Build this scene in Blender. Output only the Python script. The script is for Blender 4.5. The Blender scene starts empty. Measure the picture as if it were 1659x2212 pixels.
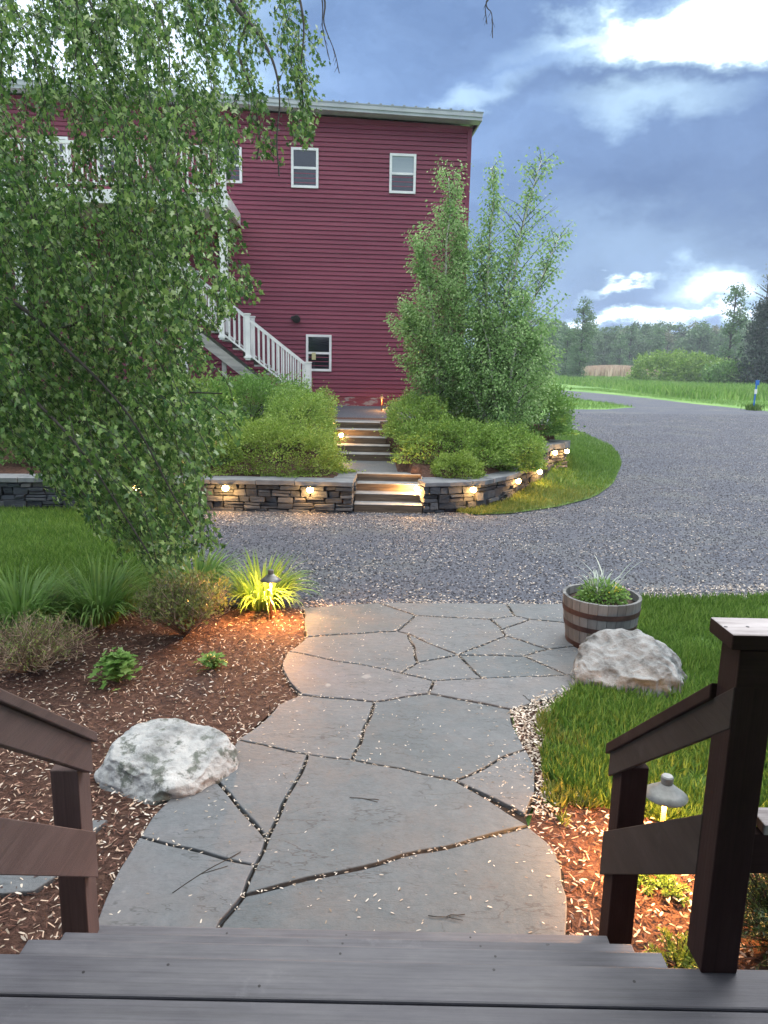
import bpy, bmesh, math, random
import numpy as np
from mathutils import Vector, Matrix, noise
R = math.radians
rng = np.random.default_rng(7); random.seed(7)
S = bpy.context.scene
# ---------------------------------------------------------------- camera
HC, PITCH, ROLL, F = 2.35, R(11.3), 0.021, 1597.6      # F in 1659x2212 picture units
fw = Vector((0, math.cos(PITCH), -math.sin(PITCH))); up0 = Vector((0, math.sin(PITCH), math.cos(PITCH))); r0 = Vector((1, 0, 0))
rt = r0*math.cos(ROLL) + up0*math.sin(ROLL); up = up0*math.cos(ROLL) - r0*math.sin(ROLL)
cam = bpy.data.objects.new('camera', bpy.data.cameras.new('camera')); S.collection.objects.link(cam)
cam.matrix_world = Matrix(((rt.x, up.x, -fw.x, 0), (rt.y, up.y, -fw.y, 0), (rt.z, up.z, -fw.z, HC), (0, 0, 0, 1)))
cam.data.lens = 26; cam.data.sensor_width = 36; cam.data.clip_start = .05; cam.data.clip_end = 4000
S.camera = cam; CAM = Vector((0, 0, HC))
def D(x, y): return (fw + rt*((x-829.5)/F) - up*((y-1106)/F))
def G(x, y, z=0.0):
    d = D(x, y); t = (z-HC)/d.z; return CAM + d*t
def Z(x, y, depth): return CAM + D(x, y)*depth
# ---------------------------------------------------------------- world
SUN_EL, SUN_AZ = R(38), R(38)        # azimuth from +Y towards +X
S.view_settings.view_transform = 'Standard'; S.view_settings.look = 'None'; S.view_settings.exposure = .4; S.view_settings.gamma = 1
W = bpy.data.worlds.new('World'); S.world = W; W.use_nodes = True
nt = W.node_tree; N = nt.nodes; L = nt.links; N.clear()
def nd(t, **k):
    n = N.new(t)
    for a, b in k.items(): setattr(n, a, b)
    return n
def mth(op, a, b=None, c=None, clamp=False):
    n = nd('ShaderNodeMath', operation=op); n.use_clamp = clamp
    for i, v in enumerate((a, b, c)):
        if v is None: continue
        if isinstance(v, (int, float)): n.inputs[i].default_value = v
        else: L.new(v, n.inputs[i])
    return n.outputs[0]
def dotv(v, c):
    n = nd('ShaderNodeVectorMath', operation='DOT_PRODUCT'); L.new(v, n.inputs[0]); n.inputs[1].default_value = c; return n.outputs['Value']
def mixc(f, a, b):
    n = nd('ShaderNodeMix', data_type='RGBA'); 
    if isinstance(f, (int, float)): n.inputs[0].default_value = f
    else: L.new(f, n.inputs[0])
    for i, v in ((6, a), (7, b)):
        if isinstance(v, tuple): n.inputs[i].default_value = (*v, 1)
        else: L.new(v, n.inputs[i])
    return n.outputs[2]
tc = nd('ShaderNodeTexCoord'); gen = tc.outputs['Generated']
def wnoise(vec, scale, detail, rough=.55, sc=(1, 1, 1)):
    m = nd('ShaderNodeMapping'); m.inputs['Scale'].default_value = sc; L.new(vec, m.inputs[0])
    n = nd('ShaderNodeTexNoise'); n.inputs['Scale'].default_value = scale; n.inputs['Detail'].default_value = detail; n.inputs['Roughness'].default_value = rough
    L.new(m.outputs[0], n.inputs[0]); return n
wn = wnoise(gen, 4.5, 7, .6, (1, 1, 1.8))
sub = nd('ShaderNodeVectorMath', operation='SUBTRACT'); L.new(wn.outputs['Color'], sub.inputs[0]); sub.inputs[1].default_value = (.5, .5, .5)
scl = nd('ShaderNodeVectorMath', operation='SCALE'); L.new(sub.outputs[0], scl.inputs[0]); scl.inputs['Scale'].default_value = .22
addv = nd('ShaderNodeVectorMath', operation='ADD'); L.new(gen, addv.inputs[0]); L.new(scl.outputs[0], addv.inputs[1]); wd = addv.outputs[0]
def patch(x, y, a, b, ang=0, soft=.6, amp=1.0):
    c = D(x, y).normalized(); rr = rt*math.cos(R(ang)) + up*math.sin(R(ang)); uu = up*math.cos(R(ang)) - rt*math.sin(R(ang))
    e1 = (rr - c*c.dot(rr)).normalized(); e2 = (uu - c*c.dot(uu)); e2 = (e2 - e1*e1.dot(e2)).normalized()
    u = mth('MULTIPLY', dotv(wd, e1), F/a); v = mth('MULTIPLY', dotv(wd, e2), F/b)
    r = mth('SQRT', mth('ADD', mth('MULTIPLY', u, u), mth('MULTIPLY', v, v)))
    m = nd('ShaderNodeMapRange', interpolation_type='SMOOTHSTEP'); L.new(r, m.inputs[0])
    m.inputs[1].default_value = 1+soft; m.inputs[2].default_value = max(0, 1-soft); m.inputs[3].default_value = 0; m.inputs[4].default_value = amp
    return mth('MULTIPLY', m.outputs[0], mth('GREATER_THAN', dotv(gen, c), .3))
ps = [patch(1550, 38, 215, 48, 14, .6, 1.2), patch(1290, 90, 110, 28, 5, .8, .6), patch(1430, 228, 105, 32, 8, .95, .46), patch(1060, 205, 75, 20, 14, 1, .45),
      patch(1345, 617, 75, 12, 4, .8, .9), patch(1570, 628, 70, 40, 0, .9, .85), patch(1400, 697, 330, 17, -1, .8, .95), patch(1050, 700, 120, 36, 0, .9, .8),
      patch(1350, 560, 330, 60, 0, 1, .16), patch(150, 120, 300, 150, 0, .7, .95)]
acc = ps[0]
for p in ps[1:]: acc = mth('MAXIMUM', acc, p)
br = mth('MULTIPLY', acc, 1.0, clamp=True)
cn = wnoise(wd, 2.6, 8, .55, (1, 1, 2.6)); cn2 = wnoise(wd, 7, 6, .6, (1, 1, 2.2))
cf = nd('ShaderNodeMapRange'); L.new(mth('ADD', mth('MULTIPLY', cn.outputs[0], .75), mth('MULTIPLY', cn2.outputs[0], .25)), cf.inputs[0]); cf.inputs[1].default_value = .34; cf.inputs[2].default_value = .66
base = mixc(cf.outputs[0], (.1, .19, .4), (.27, .43, .74))
for dk in (patch(1500, 420, 360, 140, 6, .9, .5), patch(1480, 140, 260, 34, 14, .9, .5), patch(1150, 40, 260, 50, 0, 1, .3)): base = mixc(dk, base, (.075, .135, .285))
rmp = nd('ShaderNodeValToRGB'); L.new(br, rmp.inputs[0]); e = rmp.color_ramp.elements
e[0].position = 0; e[0].color = (0, 0, 0, 1); e[1].position = .85; e[1].color = (.95, 1.0, 1.0, 1); q = e.new(.45); q.color = (.26, .34, .32, 1)
sep = nd('ShaderNodeSeparateXYZ'); L.new(gen, sep.inputs[0])
cl = nd('ShaderNodeMix', data_type='RGBA', blend_type='ADD'); cl.inputs[0].default_value = 1; L.new(base, cl.inputs[6]); L.new(rmp.outputs[0], cl.inputs[7])
# overcast brightening towards the zenith, dim low sky at the back
zen = nd('ShaderNodeMapRange', interpolation_type='SMOOTHSTEP'); L.new(sep.outputs[2], zen.inputs[0]); zen.inputs[1].default_value = .42; zen.inputs[2].default_value = .8
top = mixc(zen.outputs[0], cl.outputs[2], (3.1, 3.1, 3.0))
bk = nd('ShaderNodeMapRange', interpolation_type='SMOOTHSTEP'); L.new(sep.outputs[1], bk.inputs[0]); bk.inputs[1].default_value = -.15; bk.inputs[2].default_value = -.7
top2 = mixc(mth('MULTIPLY', bk.outputs[0], .55), top, (1.2, 1.3, 1.5))
sky = nd('ShaderNodeTexSky', sky_type='NISHITA'); sky.sun_disc = False; sky.sun_elevation = SUN_EL; sky.sun_rotation = SUN_AZ
bgs = nd('ShaderNodeBackground'); L.new(sky.outputs[0], bgs.inputs[0]); bgs.inputs[1].default_value = .05
bgc = nd('ShaderNodeBackground'); L.new(top2, bgc.inputs[0]); bgc.inputs[1].default_value = 1
mx = nd('ShaderNodeMixShader'); mx.inputs[0].default_value = .93; L.new(bgs.outputs[0], mx.inputs[1]); L.new(bgc.outputs[0], mx.inputs[2])
wo = nd('ShaderNodeOutputWorld'); L.new(mx.outputs[0], wo.inputs[0])
sl = bpy.data.lights.new('sun', 'SUN'); sl.energy = 1.5; sl.angle = R(35); sl.color = (1, .96, .93)
so = bpy.data.objects.new('sun', sl); S.collection.objects.link(so)
sd = Vector((math.sin(SUN_AZ)*math.cos(SUN_EL), math.cos(SUN_AZ)*math.cos(SUN_EL), math.sin(SUN_EL)))
so.rotation_euler = sd.to_track_quat('Z', 'Y').to_euler(); so.location = (0, 0, 30)
# ---------------------------------------------------------------- helpers
ORG = {}
def link(o, parent=None):
    S.collection.objects.link(o)
    if parent: o.parent = parent
    return o
def tag(o, label=None, cat=None, group=None, kind=None):
    if label: o['label'] = label
    if cat: o['category'] = cat
    if group: o['group'] = group
    if kind: o['kind'] = kind
    return o
def empty(name, loc, label, cat, group=None):
    o = bpy.data.objects.new(name, None); o.location = loc; o.empty_display_size = .1; link(o); ORG[o.name] = Vector(loc)
    return tag(o, label, cat, group)
def npmesh(name, V, Fc, smooth=False):
    V = np.asarray(V, dtype=np.float32); me = bpy.data.meshes.new(name)
    if isinstance(Fc, np.ndarray):
        n, k = Fc.shape; me.vertices.add(len(V)); me.vertices.foreach_set('co', V.ravel())
        me.loops.add(n*k); me.loops.foreach_set('vertex_index', Fc.astype(np.int32).ravel())
        me.polygons.add(n); me.polygons.foreach_set('loop_start', np.arange(0, n*k, k, dtype=np.int32))
        try: me.polygons.foreach_set('loop_total', np.full(n, k, dtype=np.int32))
        except Exception: pass
        me.update(calc_edges=True); me.validate()
    else:
        me.from_pydata(V.tolist(), [], Fc); me.update()
    if smooth: me.polygons.foreach_set('use_smooth', [True]*len(me.polygons))
    return me
def mk(name, V, Fc, m, parent=None, smooth=False, origin=None, bevel=0, seg=2):
    V = np.asarray(V, dtype=np.float64)
    o0 = ORG[parent.name] if parent else (Vector(origin) if origin is not None else Vector((0, 0, 0)))
    me = npmesh(name, V - np.array(o0), Fc, smooth); o = bpy.data.objects.new(name, me)
    if not parent: o.location = o0
    me.materials.append(m); link(o, parent); ORG[o.name] = o0
    if bevel:
        b = o.modifiers.new('bevel', 'BEVEL'); b.width = bevel; b.segments = seg; b.limit_method = 'ANGLE'; b.angle_limit = R(40)
    return o
class MB:
    def __init__(s): s.v = []; s.f = []
    def add(s, V, Fc):
        n = len(s.v); s.v += [tuple(p) for p in V]; s.f += [tuple(i+n for i in f) for f in Fc]; return s
    def hexa(s, b, t):     # 4 bottom pts, 4 top pts
        return s.add(list(b)+list(t), [(3, 2, 1, 0), (4, 5, 6, 7), (0, 1, 5, 4), (1, 2, 6, 5), (2, 3, 7, 6), (3, 0, 4, 7)])
    def box(s, x0, x1, y0, y1, z0, z1, T=None):
        P = [Vector(p) for p in ((x0, y0, z0), (x1, y0, z0), (x1, y1, z0), (x0, y1, z0), (x0, y0, z1), (x1, y0, z1), (x1, y1, z1), (x0, y1, z1))]
        if T: P = [T(*p) for p in P]
        return s.hexa(P[:4], P[4:])
    def tube(s, pts, rad, n=8, cap=True):
        pts = [Vector(p) for p in pts]; rings = []
        if not hasattr(rad, '__len__'): rad = [rad]*len(pts)
        base = len(s.v); a = None
        for i, p in enumerate(pts):
            t = (pts[min(i+1, len(pts)-1)] - pts[max(i-1, 0)]).normalized()
            if a is None: a = t.orthogonal().normalized()
            a = (a - t*a.dot(t)).normalized(); b = t.cross(a)
            for k in range(n):
                an = 2*math.pi*k/n; s.v.append(tuple(p + (a*math.cos(an)+b*math.sin(an))*rad[i]))
        for i in range(len(pts)-1):
            for k in range(n):
                s.f.append((base+i*n+k, base+i*n+(k+1) % n, base+(i+1)*n+(k+1) % n, base+(i+1)*n+k))
        if cap:
            s.f.append(tuple(base+k for k in reversed(range(n)))); s.f.append(tuple(base+(len(pts)-1)*n+k for k in range(n)))
        return s
    def lathe(s, c, prof, n=32, capt=True, capb=True):
        base = len(s.v)
        for r, z in prof:
            for k in range(n):
                an = 2*math.pi*k/n; s.v.append((c[0]+r*math.cos(an), c[1]+r*math.sin(an), c[2]+z))
        for i in range(len(prof)-1):
            for k in range(n): s.f.append((base+i*n+k, base+i*n+(k+1) % n, base+(i+1)*n+(k+1) % n, base+(i+1)*n+k))
        if capb: s.f.append(tuple(base+k for k in reversed(range(n))))
        if capt: s.f.append(tuple(base+(len(prof)-1)*n+k for k in range(n)))
        return s
    def build(s, name, m, parent=None, **k): return mk(name, s.v, s.f, m, parent, **k)
# ---- materials
def ramp(nt, fac, stops):
    r = nt.nodes.new('ShaderNodeValToRGB'); nt.links.new(fac, r.inputs[0]); e = r.color_ramp.elements
    e[0].position, e[0].color = stops[0][0], (*stops[0][1], 1); e[1].position, e[1].color = stops[-1][0], (*stops[-1][1], 1)
    for p, c in stops[1:-1]: q = e.new(p); q.color = (*c, 1)
    return r.outputs[0]
def nz(nt, vec, scale, detail=6, rough=.6, stretch=(1, 1, 1), typ='noise', rnd=1):
    m = nt.nodes.new('ShaderNodeMapping'); m.inputs['Scale'].default_value = stretch; nt.links.new(vec, m.inputs[0])
    if typ == 'noise':
        n = nt.nodes.new('ShaderNodeTexNoise'); n.inputs['Detail'].default_value = detail; n.inputs['Roughness'].default_value = rough; out = 0
    else:
        n = nt.nodes.new('ShaderNodeTexVoronoi'); n.feature = typ; out = 'Distance'; n.inputs['Randomness'].default_value = rnd
    n.inputs['Scale'].default_value = scale; nt.links.new(m.outputs[0], n.inputs['Vector']); return n
def newmat(name):
    m = bpy.data.materials.new(name); m.use_nodes = True; t = m.node_tree; b = t.nodes['Principled BSDF']; b.inputs['Specular IOR Level'].default_value = .35; return m, t, b
def M(name, stops, scale=5, detail=6, rough=.7, bump=.3, bscale=None, stretch=(1, 1, 1), bstretch=None, spec=.35, dist=.01, second=None, island=0, metal=0, vor=None):
    """procedural: colour ramp over noise (+ a second noise for spots, + random per island), bump"""
    m, t, b = newmat(name); tc = t.nodes.new('ShaderNodeTexCoord'); v = tc.outputs['Object']
    n1 = nz(t, v, scale, detail, .6, stretch); f = n1.outputs[0]
    if island:
        g = t.nodes.new('ShaderNodeNewGeometry'); mm = t.nodes.new('ShaderNodeMix'); mm.inputs[0].default_value = island
        t.links.new(f, mm.inputs[2]); t.links.new(g.outputs['Random Per Island'], mm.inputs[3]); f = mm.outputs[0]
    c = ramp(t, f, stops)
    if second:   # (scale, lo, hi, colour)
        n2 = nz(t, v, second[0], 8, .65); fr = ramp(t, n2.outputs[0], [(second[1], (0, 0, 0)), (second[2], (1, 1, 1))])
        x = t.nodes.new('ShaderNodeMix'); x.data_type = 'RGBA'; t.links.new(fr, x.inputs[0]); t.links.new(c, x.inputs[6]); x.inputs[7].default_value = (*second[3], 1); c = x.outputs[2]
    t.links.new(c, b.inputs['Base Color']); b.inputs['Roughness'].default_value = rough; b.inputs['Specular IOR Level'].default_value = spec; b.inputs['Metallic'].default_value = metal
    if bump:
        if vor: n3 = nz(t, v, vor, typ='F1').outputs['Distance']
        else: n3 = nz(t, v, bscale or scale*3, 8, .65, bstretch or stretch).outputs[0]
        bp = t.nodes.new('ShaderNodeBump'); bp.inputs['Strength'].default_value = bump; bp.inputs['Distance'].default_value = dist; t.links.new(n3, bp.inputs['Height']); t.links.new(bp.outputs[0], b.inputs['Normal'])
    return m
def wood(name, stops, ax, rough=.6, spec=.3, knots=(.02, .015, .013), scale=5):
    m, t, b = newmat(name); v = t.nodes.new('ShaderNodeTexCoord').outputs['Object']
    st = [9.0, 9.0, 9.0]; st[ax] = .45; s2 = [14.0, 14.0, 14.0]; s2[ax] = .3; s1 = [1.6]*3; s1[ax] = .5
    c = ramp(t, nz(t, v, scale, 9, .65, tuple(s1)).outputs[0], stops)
    g = nz(t, v, 6, 10, .75, tuple(s2)); x = t.nodes.new('ShaderNodeMix'); x.data_type = 'RGBA'; x.blend_type = 'MULTIPLY'; x.inputs[0].default_value = 1; t.links.new(c, x.inputs[6])
    t.links.new(ramp(t, g.outputs[0], [(.34, (.74, .74, .74)), (.5, (1, 1, 1)), (.68, (1.2, 1.19, 1.18))]), x.inputs[7])
    k = nz(t, v, 11, 3, .5, (1, 1, 1)); y = t.nodes.new('ShaderNodeMix'); y.data_type = 'RGBA'; t.links.new(ramp(t, k.outputs[0], [(.735, (0, 0, 0)), (.77, (1, 1, 1))]), y.inputs[0]); t.links.new(x.outputs[2], y.inputs[6]); y.inputs[7].default_value = (*knots, 1)
    w = nz(t, v, 2.3, 8, .7); z = t.nodes.new('ShaderNodeMix'); z.data_type = 'RGBA'; t.links.new(ramp(t, w.outputs[0], [(.6, (0, 0, 0)), (.74, (.35, .35, .35))]), z.inputs[0]); t.links.new(y.outputs[2], z.inputs[6]); z.inputs[7].default_value = (*[min(1, q*1.9+.02) for q in stops[-1][1]], 1)
    t.links.new(z.outputs[2], b.inputs['Base Color']); b.inputs['Specular IOR Level'].default_value = spec
    rr = t.nodes.new('ShaderNodeMapRange'); t.links.new(g.outputs[0], rr.inputs[0]); rr.inputs[3].default_value = rough-.12; rr.inputs[4].default_value = rough+.2; t.links.new(rr.outputs[0], b.inputs['Roughness'])
    bp = t.nodes.new('ShaderNodeBump'); bp.inputs['Strength'].default_value = .5; bp.inputs['Distance'].default_value = .003; t.links.new(g.outputs[0], bp.inputs['Height']); t.links.new(bp.outputs[0], b.inputs['Normal']); return m
def leafmat(name, stops, trans=.35, rough=.45, isl=.6):
    m, t, b = newmat(name); g = t.nodes.new('ShaderNodeNewGeometry'); tc = t.nodes.new('ShaderNodeTexCoord')
    n1 = nz(t, tc.outputs['Object'], 1.6, 3); mm = t.nodes.new('ShaderNodeMix'); mm.inputs[0].default_value = isl
    t.links.new(n1.outputs[0], mm.inputs[2]); t.links.new(g.outputs['Random Per Island'], mm.inputs[3])
    c = ramp(t, mm.outputs[0], stops); t.links.new(c, b.inputs['Base Color']); b.inputs['Roughness'].default_value = rough
    tr = t.nodes.new('ShaderNodeBsdfTranslucent'); t.links.new(c, tr.inputs[0]); mxs = t.nodes.new('ShaderNodeMixShader'); mxs.inputs[0].default_value = trans
    t.links.new(b.outputs[0], mxs.inputs[1]); t.links.new(tr.outputs[0], mxs.inputs[2]); t.links.new(mxs.outputs[0], t.nodes['Material Output'].inputs[0]); return m
def emit(name, col, st):
    m, t, b = newmat(name); b.inputs['Emission Color'].default_value = (*col, 1); b.inputs['Emission Strength'].default_value = st; b.inputs['Base Color'].default_value = (*col, 1); return m
def g3(a, b, c): return [(.25, a), (.5, b), (.78, c)]
m_gravel = M('gravel', [(.3, (.032, .038, .052)), (.5, (.068, .078, .105)), (.7, (.14, .155, .192))], 60, 8, .85, .8, vor=75, dist=.015, second=(.45, .5, .72, (.12, .13, .13)))
m_chip = M('gravel_chip', [(.1, (.011, .012, .018)), (.5, (.033, .036, .05)), (.85, (.105, .11, .135)), (.97, (.27, .28, .3))], 30, 3, .8, 0, island=.85)
m_ground = M('field_grass', [(.3, (.07, .16, .035)), (.5, (.12, .25, .05)), (.7, (.2, .33, .08))], .25, 9, .9, .4, 9, dist=.05)
m_lawn = M('lawn_soil', [(.3, (.05, .11, .025)), (.6, (.09, .17, .04)), (.8, (.17, .2, .08))], 5, 8, .9, .6, 40, dist=.02)
m_mulch = M('mulch', [(.3, (.03, .016, .012)), (.5, (.08, .038, .027)), (.72, (.155, .088, .064))], 22, 8, .9, 1, 60, dist=.03)
m_mchip = M('mulch_chip', [(.05, (.025, .012, .01)), (.4, (.085, .038, .028)), (.72, (.19, .1, .073)), (.9, (.5, .37, .28))], 40, 2, .85, 0, island=.9)
m_seed = M('dry_seed', [(.1, (.17, .13, .09)), (.45, (.4, .34, .28)), (.9, (.62, .57, .51))], 10, 2, .7, 0, island=.8)
m_joint = M('joint_sand', [(.3, (.006, .005, .005)), (.7, (.024, .02, .018))], 40, 8, .95, .8, 90)
m_stonewall = M('ledge_stone', [(.15, (.02, .025, .034)), (.45, (.05, .06, .075)), (.7, (.095, .103, .115)), (.9, (.15, .145, .14))], 7, 8, .85, .9, 16, bstretch=(1, 1, 3), dist=.025, island=.55, second=(9, .6, .72, (.06, .065, .07)))
m_cap = M('cap_stone', [(.3, (.1, .11, .125)), (.5, (.17, .18, .195)), (.75, (.24, .25, .255))], 4, 8, .8, .6, 18, bstretch=(1, 1, 4), dist=.015, island=.2)
m_timber = M('step_timber', [(.3, (.05, .037, .028)), (.5, (.11, .085, .062)), (.75, (.19, .155, .12))], 9, 8, .8, .5, 25, stretch=(.25, 1, 4), dist=.008, island=.2)
m_tread = M('step_tread', [(.3, (.17, .175, .185)), (.7, (.29, .29, .29))], 6, 6, .8, .2)
m_fl = None
m_siding = M('red_siding', [(.25, (.135, .022, .047)), (.5, (.178, .031, .062)), (.75, (.225, .048, .082))], .8, 8, .5, .15, 60, stretch=(.3, .3, 3), dist=.002)
m_white = M('white_vinyl', [(.3, (.6, .62, .64)), (.7, (.78, .79, .8))], 3, 5, .4, .05)
m_fascia = M('fascia_metal', [(.3, (.33, .35, .39)), (.7, (.43, .45, .5))], 3, 5, .4, .03)
m_roof = M('roof_metal', [(.3, (.2, .23, .24)), (.7, (.33, .36, .37))], 3, 5, .35, .03, metal=.4)
m_glass = M('window_glass', [(.3, (.004, .006, .01)), (.7, (.02, .028, .04))], 2.2, 3, .06, 0, spec=1.0)
m_blind = M('window_blind', [(.3, (.2, .25, .3)), (.7, (.32, .37, .42))], 1, 3, .35, .3, 30, stretch=(.1, .1, 5), spec=.8)
m_found = M('foundation', [(.3, (.14, .03, .05)), (.55, (.18, .045, .065)), (.6, (.24, .22, .23)), (.8, (.28, .27, .27))], 4, 8, .9, .5, 30, stretch=(.5, 1, 1.5))
m_greywood = M('weathered_wood', [(.3, (.2, .2, .2)), (.5, (.3, .3, .29)), (.75, (.4, .39, .37))], 10, 8, .8, .4, 40, stretch=(.2, 1, 1), dist=.004)
m_deck = wood('deck_board', [(.25, (.065, .065, .078)), (.45, (.095, .096, .113)), (.6, (.118, .119, .135)), (.8, (.16, .16, .175))], 0, .55, .4)
RC, DC, MC = [(.25, (.085, .054, .05)), (.5, (.112, .074, .069)), (.75, (.14, .096, .09))], [(.25, (.022, .0105, .01)), (.5, (.033, .0165, .0155)), (.75, (.046, .026, .024))], [(.25, (.036, .026, .023)), (.5, (.05, .037, .033)), (.75, (.066, .051, .046))]
m_rail = wood('brown_paint', RC, 1); m_railp = wood('brown_paint_post', RC, 2); m_raild = wood('shaded_brown_paint', DC, 1, .7, .15); m_post_shade = wood('shaded_brown_paint_post', DC, 2, .7, .15); m_railx_shade = wood('shaded_brown_paint_rail', DC, 0, .7, .15); m_rail_midshade = wood('half_shaded_brown_paint', MC, 1, .7, .2)  # right railing: same brown paint, darkened to put shade into the colour
m_captop_sheen = M('worn_paint_sky_sheen', [(.3, (.2, .17, .17)), (.5, (.4, .37, .38)), (.7, (.55, .52, .54))], 14, 9, .6, .4, 45, stretch=(.3, 3, 1), dist=.003)  # worn cap paint, paled further to put sky sheen into the colour
m_bould1 = M('boulder_white', [(.3, (.13, .14, .145)), (.45, (.32, .335, .34)), (.7, (.52, .53, .53))], 5, 10, .85, .9, 14, dist=.03, second=(9, .52, .6, (.12, .135, .12)))
m_bould2 = M('boulder_tan', [(.34, (.06, .062, .062)), (.47, (.2, .212, .218)), (.72, (.37, .39, .4))], 6, 10, .85, 1, 12, dist=.04, second=(9, .63, .72, (.1, .09, .08)))
m_stave = M('barrel_oak', [(.2, (.06, .063, .067)), (.5, (.125, .13, .133)), (.85, (.235, .24, .24))], 10, 8, .8, .5, 30, stretch=(3, 3, .3), dist=.004, island=.45)
m_hoop = M('rusty_hoop', [(.3, (.035, .02, .02)), (.6, (.07, .04, .035)), (.8, (.12, .06, .045))], 10, 7, .6, .3, metal=.3)
m_soil = M('potting_soil', [(.3, (.02, .012, .01)), (.7, (.08, .05, .035))], 40, 6, .95, 1, 60)
m_bark = M('dark_bark', [(.3, (.02, .019, .018)), (.7, (.065, .058, .052))], 20, 8, .9, .6, 40)
m_birch = M('birch_bark', [(.3, (.1, .09, .08)), (.42, (.5, .48, .45)), (.8, (.7, .69, .66))], 12, 8, .7, .4, stretch=(1, 1, 3))
m_dry = M('dry_twig', [(.2, (.12, .085, .06)), (.5, (.28, .2, .14)), (.9, (.48, .38, .28))], 10, 3, .9, 0, island=.8)
m_copper = M('aged_copper', [(.3, (.25, .12, .06)), (.7, (.5, .28, .14))], 20, 5, .45, .2, metal=.6)
m_bronze = M('weathered_bronze', [(.3, (.09, .09, .09)), (.6, (.2, .2, .2)), (.8, (.3, .3, .29))], 20, 6, .4, .15, metal=.5)
m_greycap = M('pale_lamp_metal', [(.3, (.16, .17, .17)), (.7, (.27, .28, .275))], 20, 6, .45, .15, metal=.2)
m_black = M('black_plastic', [(.3, (.015, .015, .018)), (.7, (.04, .04, .045))], 10, 4, .5, .1)
m_blue = M('blue_paint', [(.3, (.02, .12, .45)), (.7, (.04, .2, .6))], 6, 4, .5, .1)
m_bulb = emit('lamp_lens', (1.0, .55, .17), 70)
m_lf_maple = leafmat('maple_leaf', [(.1, (.028, .075, .02)), (.45, (.085, .18, .045)), (.7, (.17, .29, .075)), (.87, (.3, .42, .14)), (.95, (.6, .68, .5))], .4, .3, .8)
m_lf_birch = leafmat('birch_leaf', [(.12, (.12, .25, .07)), (.5, (.26, .43, .15)), (.8, (.4, .58, .26)), (.96, (.62, .74, .48))], .5, .38, .7)
m_lf_shrub = leafmat('shrub_leaf', [(.15, (.1, .2, .035)), (.5, (.21, .35, .065)), (.85, (.36, .5, .14))], .3)
m_lf_gold = leafmat('golden_shrub_leaf', [(.15, (.12, .21, .03)), (.5, (.24, .36, .06)), (.85, (.4, .51, .14))], .3)
m_lf_dark = leafmat('dark_shrub_leaf', [(.15, (.055, .14, .035)), (.5, (.12, .25, .06)), (.85, (.23, .38, .11))], .3)
m_lf_lily = leafmat('lily_blade', [(.15, (.08, .19, .035)), (.5, (.15, .29, .05)), (.85, (.26, .42, .1))], .35)
m_lf_bright = leafmat('fresh_leaf', [(.15, (.09, .2, .04)), (.5, (.16, .31, .07)), (.85, (.27, .44, .13))], .35)
m_lf_olive = leafmat('olive_leaf', [(.15, (.09, .12, .04)), (.5, (.18, .23, .07)), (.85, (.34, .4, .12))], .3)
m_lf_yew = leafmat('yew_needle', [(.15, (.012, .035, .015)), (.5, (.025, .065, .025)), (.85, (.06, .12, .04))], .15)
m_lf_silver = leafmat('silver_blade', [(.15, (.25, .32, .28)), (.5, (.4, .48, .43)), (.85, (.6, .66, .6))], .3)
m_lf_far = leafmat('far_leaf', [(.15, (.065, .13, .065)), (.5, (.115, .21, .095)), (.85, (.2, .31, .14))], .25)
m_lf_conifer = leafmat('conifer_needle', [(.15, (.012, .028, .022)), (.5, (.025, .05, .035)), (.85, (.045, .08, .05))], .1)
m_lf_pale = leafmat('pale_far_leaf', [(.15, (.12, .14, .09)), (.5, (.18, .2, .13)), (.85, (.28, .3, .2))], .25)
m_grass = leafmat('grass_blade', [(.15, (.065, .155, .025)), (.5, (.135, .265, .045)), (.85, (.27, .43, .11))], .4)
m_grassw = leafmat('meadow_blade', [(.15, (.12, .25, .05)), (.5, (.2, .37, .08)), (.85, (.33, .48, .14))], .3)
m_grassy = leafmat('dry_and_lamplit_blade', [(.15, (.1, .17, .03)), (.5, (.2, .27, .06)), (.85, (.36, .38, .13))], .3)  # yellower blades; by the wall the colour stands in for lamp light
m_reed = leafmat('reed_stem', [(.15, (.5, .38, .28)), (.5, (.62, .49, .37)), (.85, (.7, .58, .45))], .2)
m_flower = leafmat('yellow_petal', [(.2, (.7, .5, .04)), (.8, (.85, .65, .1))], .2)
m_purple = leafmat('purple_petal', [(.2, (.12, .03, .12)), (.8, (.22, .06, .2))], .2)
# ---- scatter
def rotmats(n, tilt_lo, tilt_hi, yaw=None):
    """local z of the leaf tilted from world z by tilt, random yaw and spin"""
    th = rng.uniform(tilt_lo, tilt_hi, n); ph = rng.uniform(0, 2*np.pi, n); sp = rng.uniform(0, 2*np.pi, n) if yaw is None else yaw
    zx, zy, zz = np.sin(th)*np.cos(ph), np.sin(th)*np.sin(ph), np.cos(th); z = np.stack([zx, zy, zz], 1)
    a = np.stack([np.cos(sp), np.sin(sp), np.zeros(n)], 1); x = a - z*(a*z).sum(1)[:, None]; x /= np.linalg.norm(x, axis=1)[:, None]+1e-9
    y = np.cross(z, x); return np.stack([x, y, z], 2)
def frames(dirs, n):
    """local x along dirs, random roll"""
    x = dirs/np.linalg.norm(dirs, axis=1)[:, None]; r = rng.normal(size=(n, 3)); y = r - x*(r*x).sum(1)[:, None]; y /= np.linalg.norm(y, axis=1)[:, None]+1e-9
    return np.stack([x, y, np.cross(x, y)], 2)
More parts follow.
